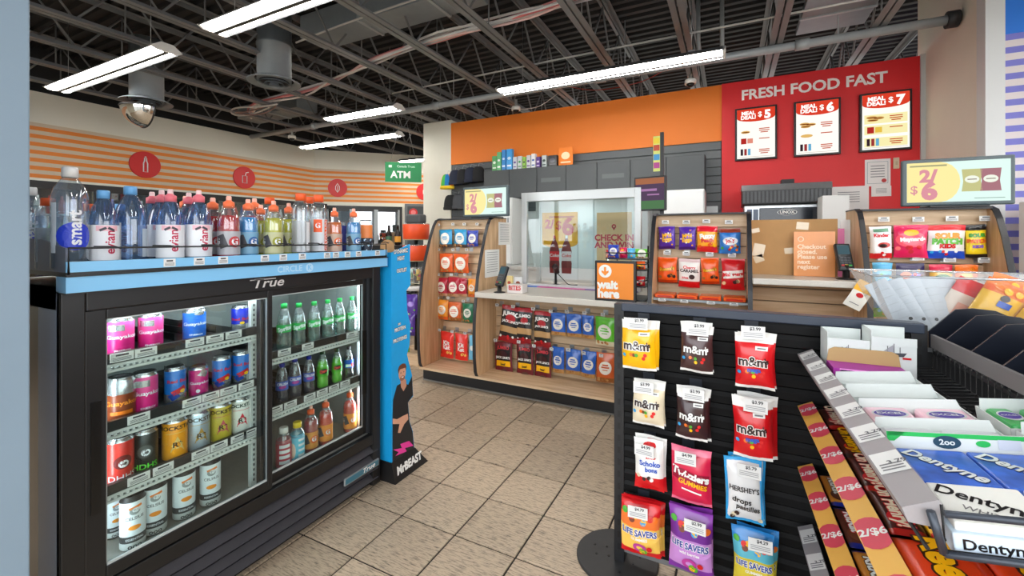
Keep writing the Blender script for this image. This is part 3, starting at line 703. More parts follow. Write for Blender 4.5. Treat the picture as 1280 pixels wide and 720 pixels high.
bottle_kind('slimclear', .275, slim, None, ([(.0355, .03), (.0355, .16)], GL((214, 220, 222), .06, .35, (226, 228, 230))), ([(.021, .245), (.021, .272), (.019, .275)], OC), [('r', .0360, .02, .12, (.03, .095), K((224, 226, 228), .4))])
bottle_kind('slimorange', .275, slim, None, ([(.0355, .03), (.0355, .17)], K((214, 218, 222), .35)), ([(.021, .245), (.021, .272), (.019, .275)], OC),
            [('r', .0362, .035, .055, (-.012, .14), OC), ('r', .0360, .026, .135, (.03, .1), OC), ('t', .0366, 'GATORADE', .024, (.03, .1, pi/2), WLAB, .02), ('t', .0366, 'G', .03, (-.012, .14), WLAB, .03)])
bottle_kind('stripecan', .175, [(.03, 0), (.033, .008), (.033, .15), (.029, .17), (.029, .175)], None, ([(.0334, .01), (.0334, .085), (.0334, .15)], [K((24, 40, 60), .4), K((246, 140, 70), .4)]), ([(.028, .172), (.028, .176)], SIL),
            [('r', .0339, .012, .07, (-.02, .05, .6), K((180, 210, 230), .4)), ('r', .0339, .012, .07, (.01, .05, .6), K((180, 210, 230), .4)), ('r', .0341, .012, .07, (.04, .05, .6), K((180, 210, 230), .4))])
bottle_kind('bluecan', .16, [(.03, 0), (.033, .008), (.033, .14), (.029, .155), (.029, .16)], None, ([(.0334, .01), (.0334, .14)], K((26, 40, 150), .4)), ([(.028, .157), (.028, .161)], SIL), None)
GT = 'bottles standing on the cooler top tray'
def top(kind, label, px, X, ytop):
    p = onX(px, 280, X); q = onX(px, ytop, X); h = q.z-1.257; k = max(.8, min(1.15, h/BOT[kind]['h']))
    return bottle(kind, label, (X, p.y, 1.2565), GT, scale=k)
XF = -.005
top('tallwater', 'tall clear water bottle with white cap and large blue label', 87.5, XF-.02, 209)
top('tallwater', 'clear water bottle half hidden behind the grey column', 38, XF-.26, 234)
top('slimclear', 'small clear bottle low behind the tall blue-label bottle', 60, XF-.14, 262)
top('evian', 'pale blue water bottle with flat blue cap, left of pair', 129, XF-.03, 238)
top('evianbig', 'larger pale blue water bottle with blue cap', 163, XF-.075, 233)
top('eviansport', 'water bottle with pink sport cap behind the larger blue bottle', 190, XF-.23, 242)
top('eviansport', 'water bottle with pink sport cap peeking behind the front evian, left', 202, XF-.13, 240)
top('eviansport', 'front water bottle with pink sport cap, left of two', 213, XF-.02, 239)
top('eviansport', 'water bottle with pink sport cap between the two front ones', 236, XF-.13, 243)
top('eviansport', 'front water bottle with pink sport cap, right of two', 248.5, XF-.02, 240)
top('gatred', 'red sports drink behind the front red one', 266, XF-.13, 246)
top('gatred', 'red sports drink with orange sport cap at front', 286, XF-.02, 244)
top('gatblue', 'light blue sports drink next to the red one', 310, XF-.04, 248)
top('gatyellow', 'yellow sports drink behind, beside the light blue one', 326, XF-.15, 255)
top('gatyellow', 'yellow sports drink at front, left of two', 342, XF-.02, 250)
top('gatyellow', 'yellow sports drink at front, right of two', 361, XF-.075, 253)
top('slimclear', 'slim clear bottle with orange cap, left', 376, XF-.0, 242)
top('slimclear', 'slim clear bottle with orange cap behind the vertical lettering bottle', 386, XF-.15, 246)
top('slimorange', 'slim bottle with orange vertical lettering and cap', 398, XF-.02, 244)
top('gatorange', 'orange sports drink with pale sport cap', 418, XF-.02, 259)
top('bluecan', 'dark blue can between orange and light blue sports drinks', 430, XF-.14, 277)
top('gatblue', 'light blue sports drink at the right end of the tray', 442, XF-.02, 260)
top('stripecan', 'orange can with blue white stripes at tray end', 457, XF-.06, 275)
top('gatred', 'sports drink with orange cap in back row behind the light blue one', 318, XF-.3, 247)
top('slimclear', 'clear bottle with orange cap in back row behind yellow ones', 337, XF-.34, 247)
top('gatred', 'sports drink with red contents in back row behind two waters', 232, XF-.3, 244)
top('evian', 'pale blue bottle in the back row behind the larger bottle', 150, XF-.3, 255)
top('slimclear', 'clear bottle in the back row beside the tall water', 112, XF-.35, 262)
# soft drinks behind the right door
soda = [(.026, 0), (.033, .01), (.033, .05), (.031, .065), (.033, .085), (.033, .125), (.028, .16), (.017, .195), (.0135, .203), (.0135, .21)]
def sodak(name, body, lab, capm, prints, bm=None, z=(.088, .125)):
    bottle_kind(name, .225, soda, ([(.025, .004), (.0318, .012), (.0318, .05), (.0298, .065), (.0318, .085), (.0318, .125), (.025, .165)], body), ([(.0334, z[0]), (.0334, z[1])], lab), ([(.0145, .203), (.0145, .222), (.013, .225)], capm), prints, bm)
CG = K((36, 170, 80), .4)
sodak('sprite', GL((222, 240, 230), .03, .10, (220, 240, 230)), CG, CG, [('t', .0338, 'Sprite', .028, (.0, .106, .2), WLAB, .04)])
sodak('grape', LQ((40, 26, 50)), K((60, 90, 180), .35), NAVY, [('t', .0338, 'CRUSH', .02, (0, .112), WLAB, .03), ('e', .0338, .02, .008, (0, .096), K((180, 60, 150), .4))], z=(.078, .128))
sodak('dew', LQ((110, 220, 30)), K((70, 170, 30), .35), K((20, 60, 24), .4), [('e', .0338, .026, .016, (0, .106), K((30, 40, 30), .4)), ('t', .0342, 'Dew', .024, (0, .106, .2), K((220, 60, 50), .4), .04)], z=(.075, .13))
sodak('pepsi', LQ((40, 26, 24)), K((40, 90, 190), .35), K((60, 60, 64), .4), [('r', .0338, .06, .018, (0, .096), WLAB), ('e', .0342, .014, .014, (.02, .1), REDC)], z=(.08, .135))
gat('gatfruit', LQ((240, 60, 30)), K((240, 150, 60), .35), K((236, 130, 60), .4), OC)
gat('gatberry', LQ((190, 40, 50)), K((226, 150, 70), .35), K((226, 100, 40), .4), OC)
small = [(.026, 0), (.031, .008), (.031, .1), (.028, .115), (.018, .13), (.0165, .134), (.0165, .14)]
bottle_kind('smallred', .155, small, ([(.025, .004), (.0295, .01), (.0295, .11)], LQ((200, 90, 100))), ([(.0314, .012), (.0314, .1)], K((190, 60, 80), .4)), ([(.018, .134), (.018, .152), (.016, .155)], WHITE), [('r', .0318, .045, .012, (0, .03+.02*k), WLAB) for k in range(4)])
bottle_kind('smallblue', .155, small, ([(.025, .004), (.0295, .01), (.0295, .11)], LQ((90, 190, 220))), ([(.0314, .012), (.0314, .1)], K((100, 196, 224), .4)), ([(.018, .134), (.018, .152), (.016, .155)], K((240, 210, 40), .4)), [('r', .0318, .03, .009, (.015, .03+.02*k), WLAB) for k in range(4)]+[('e', .0318, .014, .03, (-.025, .05), K((240, 220, 200), .4))])
GS = 'bottles behind the right cooler door'
def soft(kind, label, px, z, X=-.095):
    x0, x1, y0, y1 = px; p = onX((x0+x1)/2, (y0+y1)/2, X); D = depth((X, p.y, z))
    k = (y1-y0)*D/FPX*.97/BOT[kind]['h']; kx = min(1.1, max(.75, k))
    return bottle(kind, label, (X, p.y, z), GS, scale=(min(1.05, kx), min(1.05, kx), k if .7 < k < 1.3 else kx))
A, B, C_ = SR[0]-.003, SR[1]-.003, .306
nm = ['leftmost', 'second from left', 'third from left', 'third from right', 'second from right', 'rightmost']
for k, b in enumerate([(347, 363, 377, 436), (364, 383, 375, 430), (384, 401, 373, 425), (402, 417, 370, 420), (418, 431, 368, 416), (432, 448, 366, 412)]):
    soft('sprite', 'clear soda bottle with green label and cap, %s on the upper shelf' % nm[k], b, A)
soft('grape', 'dark soda bottle with blue label, leftmost on the middle shelf', (346, 359, 452, 503), B)
soft('grape', 'dark soda bottle with blue label and blue cap, second on middle shelf', (359, 378, 446, 498), B)
soft('grape', 'dark soda bottle with blue label just left of green sodas', (378, 394, 444, 492), B)
soft('dew', 'green soda bottle on the middle shelf, left of two', (394, 412, 437, 485), B)
soft('dew', 'green soda bottle on the middle shelf, right of two', (413, 429, 433, 477), B)
soft('pepsi', 'dark cola bottle with blue and white label, right end of middle shelf', (429, 443, 427, 468), B)
soft('smallred', 'small red and white striped bottle on the cooler floor', (348, 361, 533, 585), C_, -.08)
soft('smallblue', 'small light blue bottle with yellow cap on the cooler floor', (361, 382, 527, 577), C_, -.08)
soft('gatberry', 'red sports drink with orange cap on cooler floor, left of two', (378, 399, 504, 564), C_)
soft('gatfruit', 'orange sports drink with orange cap on cooler floor, beside the red', (398, 416, 496, 555), C_)
soft('gatfruit', 'orange sports drink alone at right of cooler floor', (428, 447, 484, 539), C_)
# ================================================================ CARDBOARD DISPLAY BESIDE THE COOLER
st = thing('cardboard_display', 'blue cardboard floor display with a printed man in black', 'display', (0, 0, 0))
SB = K((24, 160, 226), .45, var=.05); SBK = K((22, 22, 24), .5); SKIN = K((216, 160, 132), .6); HAIR = K((104, 56, 34), .6); PINK = K((236, 60, 160), .45)
sx_ = .072; sy = .495
def pz(x, y): q = onX(x, y, sx_); return (q.y, q.z)
outl = [(490, 581), (490, 316), (512.5, 305), (513, 356), (508, 363), (509, 389), (513, 405), (512, 431), (508.7, 443), (515, 469), (516.5, 495), (510, 503), (512, 527), (516, 539), (518, 562)]
ow = [pz(*q) for q in outl]; ow[0] = (sy, .10); ow[1] = (sy, ow[1][1])
obj('front_panel', MB().prism(ow, 'x', sx_-.006, sx_, SB), st)
obj('side_panel', MB().box(-.25, sx_-.006, sy, sy+.006, .10, 1.27, SB), st)
obj('back_panel', MB().box(-.256, -.25, sy, sy+.17, .02, 1.27, CARD), st)
for z in (.2, .55, .9): obj('inner_shelf', MB().box(-.25, sx_-.01, sy+.006, sy+.15, z, z+.008, CARD), st)
obj('back_tab', MB().prism([(sy+.02, 1.2)]+[(sy+.075-.055*cos(pi*k/10), 1.30+.04*sin(pi*k/10)) for k in range(11)]+[(sy+.13, 1.2)], 'x', -.03, -.025, K((196, 150, 100), .7)), st)
bs = obj('base', MB().add([(-.25, sy-.005, 0), (.105, sy-.005, 0), (.105, .775, 0), (-.25, .775, 0), (-.25, sy-.005, .112), (sx_+.004, sy-.005, .112), (sx_+.004, .69, .112), (-.25, .69, .112)],
    [(0,3,2,1),(4,5,6,7),(0,1,5,4),(1,2,6,5),(2,3,7,6),(3,0,4,7)], SBK), st)
m = MB(); sl = lambda u, v: (.1062-.029*v/.112+.001, u, v)
decal(m, text2d('MrBEAST', .056, .05, .95, .15), WHITE, .62, .055, sl); obj('base_lettering', m, bs)
m = MB(); F = flatX(sx_+.0012); F2 = flatX(sx_+.0020); F3 = flatX(sx_+.0027)
def pp_(pts): return poly2d([pz(*q) for q in pts])
decal(m, pp_([(490.5, 580), (490.5, 520), (491, 500), (496, 482), (503, 478), (510, 481), (514.8, 470), (516, 494), (509.7, 503), (511.5, 527), (515.6, 540), (517.5, 562)]), K((30, 30, 34), .5), 0, 0, F)
decal(m, pp_([(501, 484), (500, 474), (507, 474), (508, 482), (504, 489)]), K((196, 140, 114), .6), 0, 0, F2)
c = pz(502.5, 468); decal(m, ell2d(.030, .042), SKIN, c[0], c[1]+.008, F2)
decal(m, poly2d([(c[0]-.032, c[1]+.012), (c[0]-.036, c[1]+.036), (c[0]-.024, c[1]+.056), (c[0], c[1]+.062), (c[0]+.024, c[1]+.056), (c[0]+.034, c[1]+.038), (c[0]+.03, c[1]+.012), (c[0]+.024, c[1]+.032), (c[0]-.02, c[1]+.034)]), HAIR, 0, 0, F3)
decal(m, ell2d(.022, .014), K((150, 100, 76), .6), c[0]+.001, c[1]-.021, F3); decal(m, ell2d(.009, .003), K((250, 240, 236), .5), c[0]+.001, c[1]-.015, flatX(sx_+.0034))
for s_ in (-1, 1): decal(m, ell2d(.004, .003), K((50, 36, 30), .5), c[0]+s_*.012, c[1]+.012, F3)
decal(m, pp_([(490.6, 530), (490.6, 523), (496, 524), (503, 520), (509.5, 517), (510, 524), (505, 530), (500, 541), (497, 541), (499, 530)]), SKIN, 0, 0, F2)
decal(m, pp_([(491, 562), (502, 560), (500, 555), (511, 551), (516.5, 557), (506, 560), (508, 564), (494, 570), (498, 565)]), PINK, 0, 0, F2)
obj('printed_man', m, st)
for tx, x, y, sz in (('DYNAMIC', 501, 314, .032), ('HEAT', 501, 323, .030), ('OUTLET', 502, 338, .028), ('20G', 499, 405, .016), ('PROTEIN', 500, 411, .028), ('PROTEINES', 500, 424, .028)):
    m = MB(); q = pz(x, y); decal(m, text2d(tx, sz, .10, .8), K((30, 34, 44), .5), q[0], q[1], F, .06); decal(m, text2d(tx, sz, .03, .8), WHITE, q[0], q[1], F2, .06)
    obj('panel_lettering', m, st)

# ================================================================ SERVICE COUNTER
CF = 1.84                                       # counter front
PROF = [(1.885, .13), (1.850, .19), (1.832, .32), (1.828, .52), (1.838, .70), (1.885, 1.0), (1.94, 1.17), (2.01, 1.36), (2.06, 1.46), (2.10, 1.51), (2.16, 1.53), (2.40, 1.53), (2.40, .13)]
cnt = thing('service_counter', 'long maple service counter with black kick base and curved end panels', 'counter', (0, 0, 0))
obj('kick_base', MB().box(-.86, 3.14, 1.95, 2.9, 0, .13, K((20, 20, 22), .5, var=.1)), cnt)
obj('kick_trim', MB().box(-.86, 3.12, 1.944, 1.95, 0, .012, K((120, 116, 110), .5)), cnt)
obj('base_deck', MB().box(-.84, 3.11, 1.86, 2.9, .13, .15, WOODH), cnt)
def side(x):
    p = obj('end_panel', MB().prism(PROF, 'x', x-.012, x+.012, WOOD), cnt)
    m = MB(); pts = PROF[:-1]
    for i in range(len(pts)-1):
        a, b = Vector((0, *pts[i])), Vector((0, *pts[i+1])); t = (b-a).normalized(); nrm = Vector((0, -t.z, t.y))
        if nrm.y > 0 and pts[i][1] < 1.5: nrm = -nrm
        c1, c2 = a-t*.004, b+t*.004
        m.add([(x-.014, *(c1+nrm*.006).yz), (x+.014, *(c1+nrm*.006).yz), (x+.014, *(c2+nrm*.006).yz), (x-.014, *(c2+nrm*.006).yz),
               (x-.014, *(c1-nrm*.002).yz), (x+.014, *(c1-nrm*.002).yz), (x+.014, *(c2-nrm*.002).yz), (x-.014, *(c2-nrm*.002).yz)],
              [(0,1,2,3),(4,7,6,5),(0,4,5,1),(1,5,6,2),(2,6,7,3),(3,7,4,0)], TRIM)
    obj('edge_banding', m, p)
for x in (-.82, -.22, 1.225, 1.855, 2.47, 3.085): side(x)
SLY = 2.20
def slats(x0, x1, z0, z1, pitch=.095):
    z = z0; k = 0
    while z < z1-.02:
        obj('slat_board', MB().box(x0, x1, SLY, SLY+.018, z, min(z+pitch-.008, z1), WOODH), cnt); z += pitch
    obj('slat_backing', MB().box(x0, x1, SLY+.018, SLY+.03, z0, z1, K((120, 96, 70), .6)), cnt)
slats(-.808, -.232, .15, 1.49); slats(-.208, 1.213, .15, .835); slats(1.237, 1.843, .15, 1.49); slats(1.867, 2.458, .15, 1.05); slats(2.482, 3.073, .15, 1.49)
for x0, x1 in ((-.808, -.232), (1.237, 1.843), (2.482, 3.073)):
    obj('top_rail', MB().box(x0, x1, 2.16, 2.20, 1.43, 1.53, WOODH), cnt); obj('rack_top', MB().box(x0, x1, 2.10, 2.4, 1.518, 1.53, K((40, 40, 42), .5)), cnt)
    obj('rack_back', MB().box(x0, x1, 2.23, 2.4, .15, 1.518, WOODH), cnt)
TOPM = K((206, 200, 190), .35, var=.12, scale=260)
obj('worktop', MB().box(-.208, 1.213, 1.815, 2.92, .838, .885, TOPM), cnt, bevel=.006)
obj('worktop_support', MB().box(-.208, 1.213, 2.23, 2.9, .15, .838, WOODH), cnt)
obj('ledge', MB().box(1.867, 2.458, 1.86, 2.42, 1.05, 1.09, TOPM), cnt, bevel=.006)
obj('ledge_support', MB().box(1.867, 2.458, 2.23, 2.42, .15, 1.05, WOODH), cnt)

# ---------------------------------------------------------------- bags of snacks and sweets
def bulge(u, v, t, hdr):
    e = max(0.0, 1-(abs(u)*2)**2.6); a = (v-.04)/(1-hdr-.06)
    f = max(0.0, 1-abs(2*a-1)**2.8) if 0 < a < 1 else 0.0
    return t*(e*f)**.6
def bag_parts(key, spec, w_, h):
    t = spec.get('t', .026); hdr = spec.get('hdr', .04); rnd = random.Random(str(key)); ph = [rnd.uniform(0, 6) for _ in range(6)]
    def sf(u, v):
        b = bulge(u, v, t, hdr); k = b/t if t else 0
        wr = .0026*k*(sin(9*u+4*v+ph[0])+.6*sin(15*v+7*u+ph[1]))+.0016*sin(30*u+ph[2])*(1-k)*(1 if v > .9 or v < .1 else .4)
        pin = 1-.055*sin(pi*v)**.7+.012*sin(7*v+ph[4])
        return (u*w_*pin+.012*w_*sin(5*v+ph[5]), -b-wr-.002, v*h+.010*h*sin(6*u+ph[3])*(1 if v > .9 or v < .1 else .5))
    def body():
        m = MB()
        def mat(u, v):
            for hi, c in spec['bands']:
                if v <= hi: return c
            return spec['bands'][-1][1]
        m.grid(lambda u, v: sf(u-.5, v), 12, 18, mat)
        m.grid(lambda u, v: (lambda p: (p[0], -p[1]*.3, p[2]))(sf(.5-u, v)), 12, 18, mat)
        return m
    def prints(m, let):
        for i, d in enumerate(spec.get('print', [])):
            if (d[1] if d[0] == 't' else None) != let: continue
            off = .0030+.0005*i
            def mp(x, y):
                u = max(-.5, min(.5, x/w_)); v = max(0, min(1, y/h)); p = sf(u, v); return (p[0], p[1]-off, p[2])
            if d[0] == 't': sh = text2d(d[1], d[4]*w_, d[6] if len(d) > 6 else .03, d[8] if len(d) > 8 else 1.0); decal(m, sh, d[5], d[2]*w_, d[3]*h, mp, d[7] if len(d) > 7 else 0)
            elif d[0] == 'e': decal(m, ell2d(d[3]*w_, d[4]*w_), d[5], d[1]*w_, d[2]*h, mp)
            elif d[0] == 'r': decal(m, rect2d(d[3]*w_, d[4]*h), d[5], d[1]*w_, d[2]*h, mp, d[6] if len(d) > 6 else 0)
            elif d[0] == 'dots':
                q = random.Random(i+3)
                for k in range(d[1]): decal(m, ell2d(d[4]*w_, d[4]*w_, 10, 1), d[5][k % len(d[5])], q.uniform(-.4, .4)*w_, q.uniform(d[2], d[3])*h, mp)
        return m
    words = list(dict.fromkeys(d[1] for d in spec.get('print', []) if d[0] == 't'))
    return shared(('pouch',)+key, lambda: prints(body(), None)), [shared(('lettering', w)+key, lambda: prints(MB(), w)) for w in words]
BG = {}
def bag(kind, label, px, Y, group, name='candy_bag', cat='bag', tilt=None, lean=.0):
    """px box (x0,x1,y0,y1) on the plane Y -> a filled pouch whose front looks toward -Y"""
    x0, x1, y0, y1 = px
    c = onY((x0+x1)/2, (y0+y1)/2, Y); a = onY(x0, (y0+y1)/2, Y); b = onY(x1, (y0+y1)/2, Y)
    zt = onY((x0+x1)/2, y0, Y).z; zb = onY((x0+x1)/2, y1, Y).z
    w_, h = round((b.x-a.x)*.97, 2), round(zt-zb, 2)
    w_, h = max(w_, .05), max(h, .05)
    return place_bag(kind, label, (c.x, Y, zb), w_, h, group, name, cat, tilt, lean)
def place_bag(kind, label, loc, w_, h, group, name='candy_bag', cat='bag', tilt=None, lean=0.0, rz=None):
    t = thing(name, label, cat, loc, group=group)
    t.rotation_euler = (lean, random.uniform(-.03, .03) if tilt is None else tilt, random.uniform(-.08, .08) if rz is None else rz)
    po, le = bag_parts((kind, w_, h), BG[kind], w_, h)
    obj('pouch', po, t)
    for q in le: obj('lettering', q, t)
    return t
def F_(c, r=.28): return K(c, r, coat=.25)
RD_, YL_, WH_, BR_, BL_, OR_, GR_, PU_ = F_((212, 22, 30)), F_((248, 184, 12)), F_((240, 240, 236)), F_((56, 34, 32)), F_((30, 84, 190)), F_((238, 96, 24)), F_((88, 180, 50)), F_((92, 40, 150))
CRM = F_((228, 214, 184)); LBL = F_((48, 160, 220)); CRI = F_((176, 24, 50)); MAR = F_((104, 20, 34)); DKB = F_((34, 70, 170)); PKR = F_((214, 34, 74))
BROWNT = F_((50, 28, 24)); DK = F_((24, 22, 24)); CIRC = K((236, 232, 222), .5)
MIX = [F_((220, 40, 40)), F_((250, 190, 30)), F_((60, 160, 220)), F_((80, 170, 60)), F_((120, 60, 40)), F_((240, 120, 40))]
def mm(base, txt=BROWNT, edge=None, sub=None):
    pr = [('t', 'm&m', -.03, .50, .36, WH_ if txt is BROWNT else BROWNT, .08), ('t', 'm&m', -.03, .50, .36, txt, .03), ('t', "'s", .34, .53, .2, txt, .03), ('dots', 7, .2, .36, .055, MIX), ('r', .2, .75, .32, .07, PAPER), ('r', .2, .75, .22, .025, TAGINK)]
    if sub: pr += [('t', sub, 0, .36, .17, BL_, .04)]
    return dict(t=.025, bands=[(.03, WH_), (.86, base), (1, WH_)], hdr=.12, print=pr)
BG['mm_yellow'] = mm(YL_); BG['mm_brown'] = mm(F_((72, 46, 46)), WH_); BG['mm_brown2'] = mm(F_((58, 34, 36)), WH_); BG['mm_red'] = mm(RD_, BROWNT, None, 'mega'); BG['mm_white'] = mm(CRM, BROWNT)
BG['kinder'] = dict(t=.025, bands=[(.25, RD_), (1, WH_)], hdr=.05, print=[('t', 'Schoko', .05, .56, .24, BL_, .03), ('t', 'bons', .1, .44, .22, BL_, .03), ('t', 'kinder', .1, .68, .13, RD_, .03), ('e', .05, .9, .22, .09, RD_), ('dots', 4, .24, .36, .07, [BR_, WH_, BR_, CRM])])
BG['twizz'] = dict(t=.025, bands=[(.08, F_((230, 110, 140))), (.88, PKR), (1, F_((230, 110, 140)))], hdr=.06, print=[('r', 0, .52, .9, .2, F_((150, 16, 50)), -.12), ('t', 'Twizzlers', 0, .55, .24, WH_, .05, -.15), ('t', 'GUMMIES', .05, .40, .17, YL_, .03, -.15), ('r', .02, .28, .5, .03, WH_, -.15)])
BG['drops'] = dict(t=.025, bands=[(.03, LBL), (.95, F_((226, 226, 226))), (1, LBL)], hdr=.05, print=[('r', -.46, .5, .07, 1, LBL), ('r', .46, .5, .07, 1, LBL), ('t', "HERSHEY'S", 0, .55, .2, DK, .02, -.05, .85), ('t', 'drops', -.08, .38, .22, DK, .02, -.1), ('t', 'pastilles', .08, .27, .2, DK, .02, -.1), ('dots', 4, .06, .16, .07, [BR_, CRM])])
def savers(a, b, c, sub='GUMMIES'):
    return dict(t=.025, bands=[(.12, a), (.55, b), (.8, c), (1, a)], hdr=.05, print=[('dots', 8, .66, .86, .08, MIX), ('e', 0, .42, .5, .2, b), ('t', 'LIFE SAVERS', 0, .47, .21, WH_, .09, 0, .8), ('t', 'LIFE SAVERS', 0, .47, .21, K((30, 60, 150), .4), .03, 0, .8), ('t', sub, 0, .36, .1, WH_, .03), ('e', 0, .2, .17, .12, F_((190, 60, 150))), ('e', 0, .2, .08, .05, b), ('dots', 4, .1, .22, .07, [GR_, YL_, RD_])])
BG['ls_red'] = savers(RD_, F_((246, 200, 90)), F_((240, 120, 50))); BG['ls_purple'] = savers(F_((130, 50, 160)), F_((200, 140, 210)), F_((110, 40, 140)), 'wild berries'); BG['ls_blue'] = savers(F_((40, 130, 200)), F_((220, 200, 60)), F_((90, 180, 200)), 'GUMMIES')
def circ(base, low=None, ink=None, txt='circle k'):
    return dict(bands=[(.14, low or base), (1, base)], hdr=.06, t=.016, print=[('e', 0, .5, .36, .36, CIRC), ('r', 0, .60, .34, .05, ink or base), ('r', 0, .52, .46, .05, ink or base), ('r', 0, .43, .3, .03, ink or base), ('dots', 6, .08, .2, .07, [F_((170, 110, 60)), F_((200, 150, 90))])])
BG['blue_nut'] = circ(F_((36, 96, 190)), F_((190, 140, 80))); BG['teal_nut'] = circ(F_((40, 150, 200)), F_((60, 50, 50))); BG['dblue_nut'] = circ(F_((36, 60, 170))); BG['orange_nut'] = circ(F_((226, 92, 30))); BG['crimson_nut'] = circ(CRI, F_((190, 150, 120)))
BG['yelor_nut'] = circ(F_((240, 150, 40)), OR_); BG['green_nut'] = circ(F_((20, 110, 74))); BG['lime_nut'] = circ(F_((96, 190, 44)), F_((220, 210, 180))); BG['rust_nut'] = circ(F_((206, 92, 34)), F_((150, 90, 40)))
BG['red_plain'] = dict(bands=[(1, F_((226, 44, 34)))], t=.016, print=[('t', 'Kit', 0, .58, .4, WH_, .03), ('t', 'Kat', 0, .42, .38, WH_, .03), ('dots', 5, .12, .26, .09, [F_((236, 190, 90)), F_((200, 20, 20))])])
BG['sky_plain'] = dict(bands=[(1, F_((110, 190, 226)))], t=.014, print=[('e', 0, .5, .3, .3, WH_)])
BG['jumbo'] = dict(bands=[(.18, F_((150, 20, 30))), (.3, DK), (.44, F_((190, 150, 100))), (.9, DK), (1, F_((170, 24, 34)))], t=.014, print=[('t', 'JUMBO', 0, .78, .26, WH_, .05), ('e', 0, .66, .26, .2, F_((180, 30, 40))), ('t', "JACK LINK'S", 0, .58, .15, WH_, .04), ('dots', 4, .08, .2, .06, [WH_, RD_])])
BG['jumbo_y'] = dict(bands=[(.26, MAR), (.42, YL_), (.9, DK), (1, MAR)], t=.014, print=[('r', -.45, .5, .1, 1, MAR), ('r', .45, .5, .1, 1, MAR), ('t', 'JUMBO', 0, .83, .22, F_((200, 50, 60)), .04), ('e', 0, .62, .26, .2, F_((60, 20, 24))), ('t', "JACK LINK'S", 0, .54, .15, WH_, .04), ('t', 'beef', 0, .34, .16, DK, .03), ('e', .05, .14, .2, .1, F_((90, 60, 50)))])
BG['purple_pop'] = dict(bands=[(.1, F_((60, 24, 110))), (1, F_((84, 40, 160)))], print=[('t', 'Mini', 0, .6, .34, YL_, .05, .1), ('t', 'Eggs', 0, .42, .34, YL_, .05, .1), ('dots', 8, .1, .9, .05, [WH_, F_((150, 90, 220)), YL_])])
BG['fuzzy'] = dict(bands=[(.2, F_((224, 40, 40))), (.75, F_((250, 170, 30))), (1, F_((220, 30, 50)))], print=[('t', 'Fuzzy', 0, .6, .34, WH_, .06, .1), ('t', 'Peach', 0, .44, .26, RD_, .05, .1), ('dots', 6, .1, .34, .08, [OR_, YL_, PKR])])
BG['blue_berry'] = dict(bands=[(.82, F_((40, 120, 200))), (1, F_((150, 60, 40)))], print=[('e', 0, .5, .36, .2, F_((230, 236, 240))), ('t', 'Jolly', 0, .52, .26, RD_, .05, .15), ('dots', 8, .12, .34, .07, MIX)])
BG['reese_o'] = dict(bands=[(.1, F_((190, 60, 20))), (1, F_((240, 92, 20)))], print=[('t', "Reese's", 0, .55, .27, BROWNT, .08, .12), ('t', "Reese's", 0, .55, .27, YL_, .04, .12), ('dots', 5, .14, .32, .09, [BR_, F_((180, 110, 50))])])
BG['crunch_w'] = dict(bands=[(.2, RD_), (.88, F_((238, 234, 228))), (1, F_((220, 190, 190)))], print=[('t', 'Cherry', 0, .7, .2, RD_, .03), ('t', 'CARAMEL', 0, .58, .2, BR_, .04), ('e', .12, .38, .14, .12, BR_), ('t', 'bites', -.2, .34, .16, RD_, .03)])
BG['malt_r'] = dict(bands=[(1, F_((206, 26, 34)))], print=[('r', 0, .5, .9, .24, F_((240, 236, 230)), .12), ('t', 'Maltesers', 0, .5, .23, RD_, .05, .12), ('dots', 4, .12, .3, .09, [BR_, F_((230, 200, 150))])])
BG['kinder_d'] = dict(bands=[(.16, RD_), (1, F_((236, 238, 240)))], print=[('r', 0, .88, .7, .1, F_((110, 160, 130))), ('t', 'Kinder', 0, .72, .26, RD_, .05), ('e', .1, .42, .28, .16, F_((200, 60, 50))), ('e', .05, .4, .18, .1, BR_), ('dots', 4, .1, .3, .08, [RD_, WH_])])
BG['maynards'] = dict(bands=[(1, F_((226, 30, 90)))], print=[('e', 0, .55, .46, .3, F_((250, 90, 110))), ('e', 0, .76, .22, .12, YL_), ('t', 'Maynards', .05, .56, .2, WH_, .06, .06), ('dots', 5, .12, .36, .08, [RD_, F_((190, 10, 40)), F_((250, 120, 120))])])
BG['sour_rwb'] = dict(bands=[(.24, F_((30, 80, 200))), (.85, F_((238, 236, 234))), (1, F_((220, 30, 40)))], print=[('t', 'SOUR', 0, .66, .26, F_((250, 150, 30)), .08), ('t', 'PATCH', 0, .5, .26, F_((90, 180, 50)), .08), ('t', 'KIDS', 0, .36, .2, RD_, .06), ('dots', 6, .08, .24, .05, [WH_, RD_, LBL])])
BG['sour_y'] = dict(bands=[(.12, DK), (.86, F_((244, 212, 30))), (1, DK)], print=[('t', 'SOUR', 0, .68, .3, F_((60, 150, 40)), .09), ('t', 'PATCH', 0, .5, .3, F_((240, 110, 30)), .09), ('t', 'KIDS', 0, .34, .24, F_((130, 80, 190)), .07)])
BG['ltblue'] = dict(bands=[(1, F_((90, 180, 224)))], print=[('dots', 6, .2, .8, .09, [WH_, GR_, YL_])])
BG['darkmix'] = dict(bands=[(1, F_((40, 30, 80)))], print=[('e', -.2, .6, .2, .16, OR_), ('e', .15, .55, .22, .16, F_((150, 110, 230))), ('dots', 6, .2, .8, .07, MIX)])
BG['swed'] = dict(bands=[(.7, YL_), (1, PKR)], print=[('e', 0, .55, .34, .18, F_((30, 120, 40))), ('dots', 6, .1, .9, .08, MIX)])
BG['orangeflame'] = dict(bands=[(1, F_((244, 120, 30)))], print=[('e', -.1, .6, .3, .2, YL_), ('e', .15, .4, .2, .16, RD_), ('dots', 4, .1, .9, .08, [YL_, RD_])])
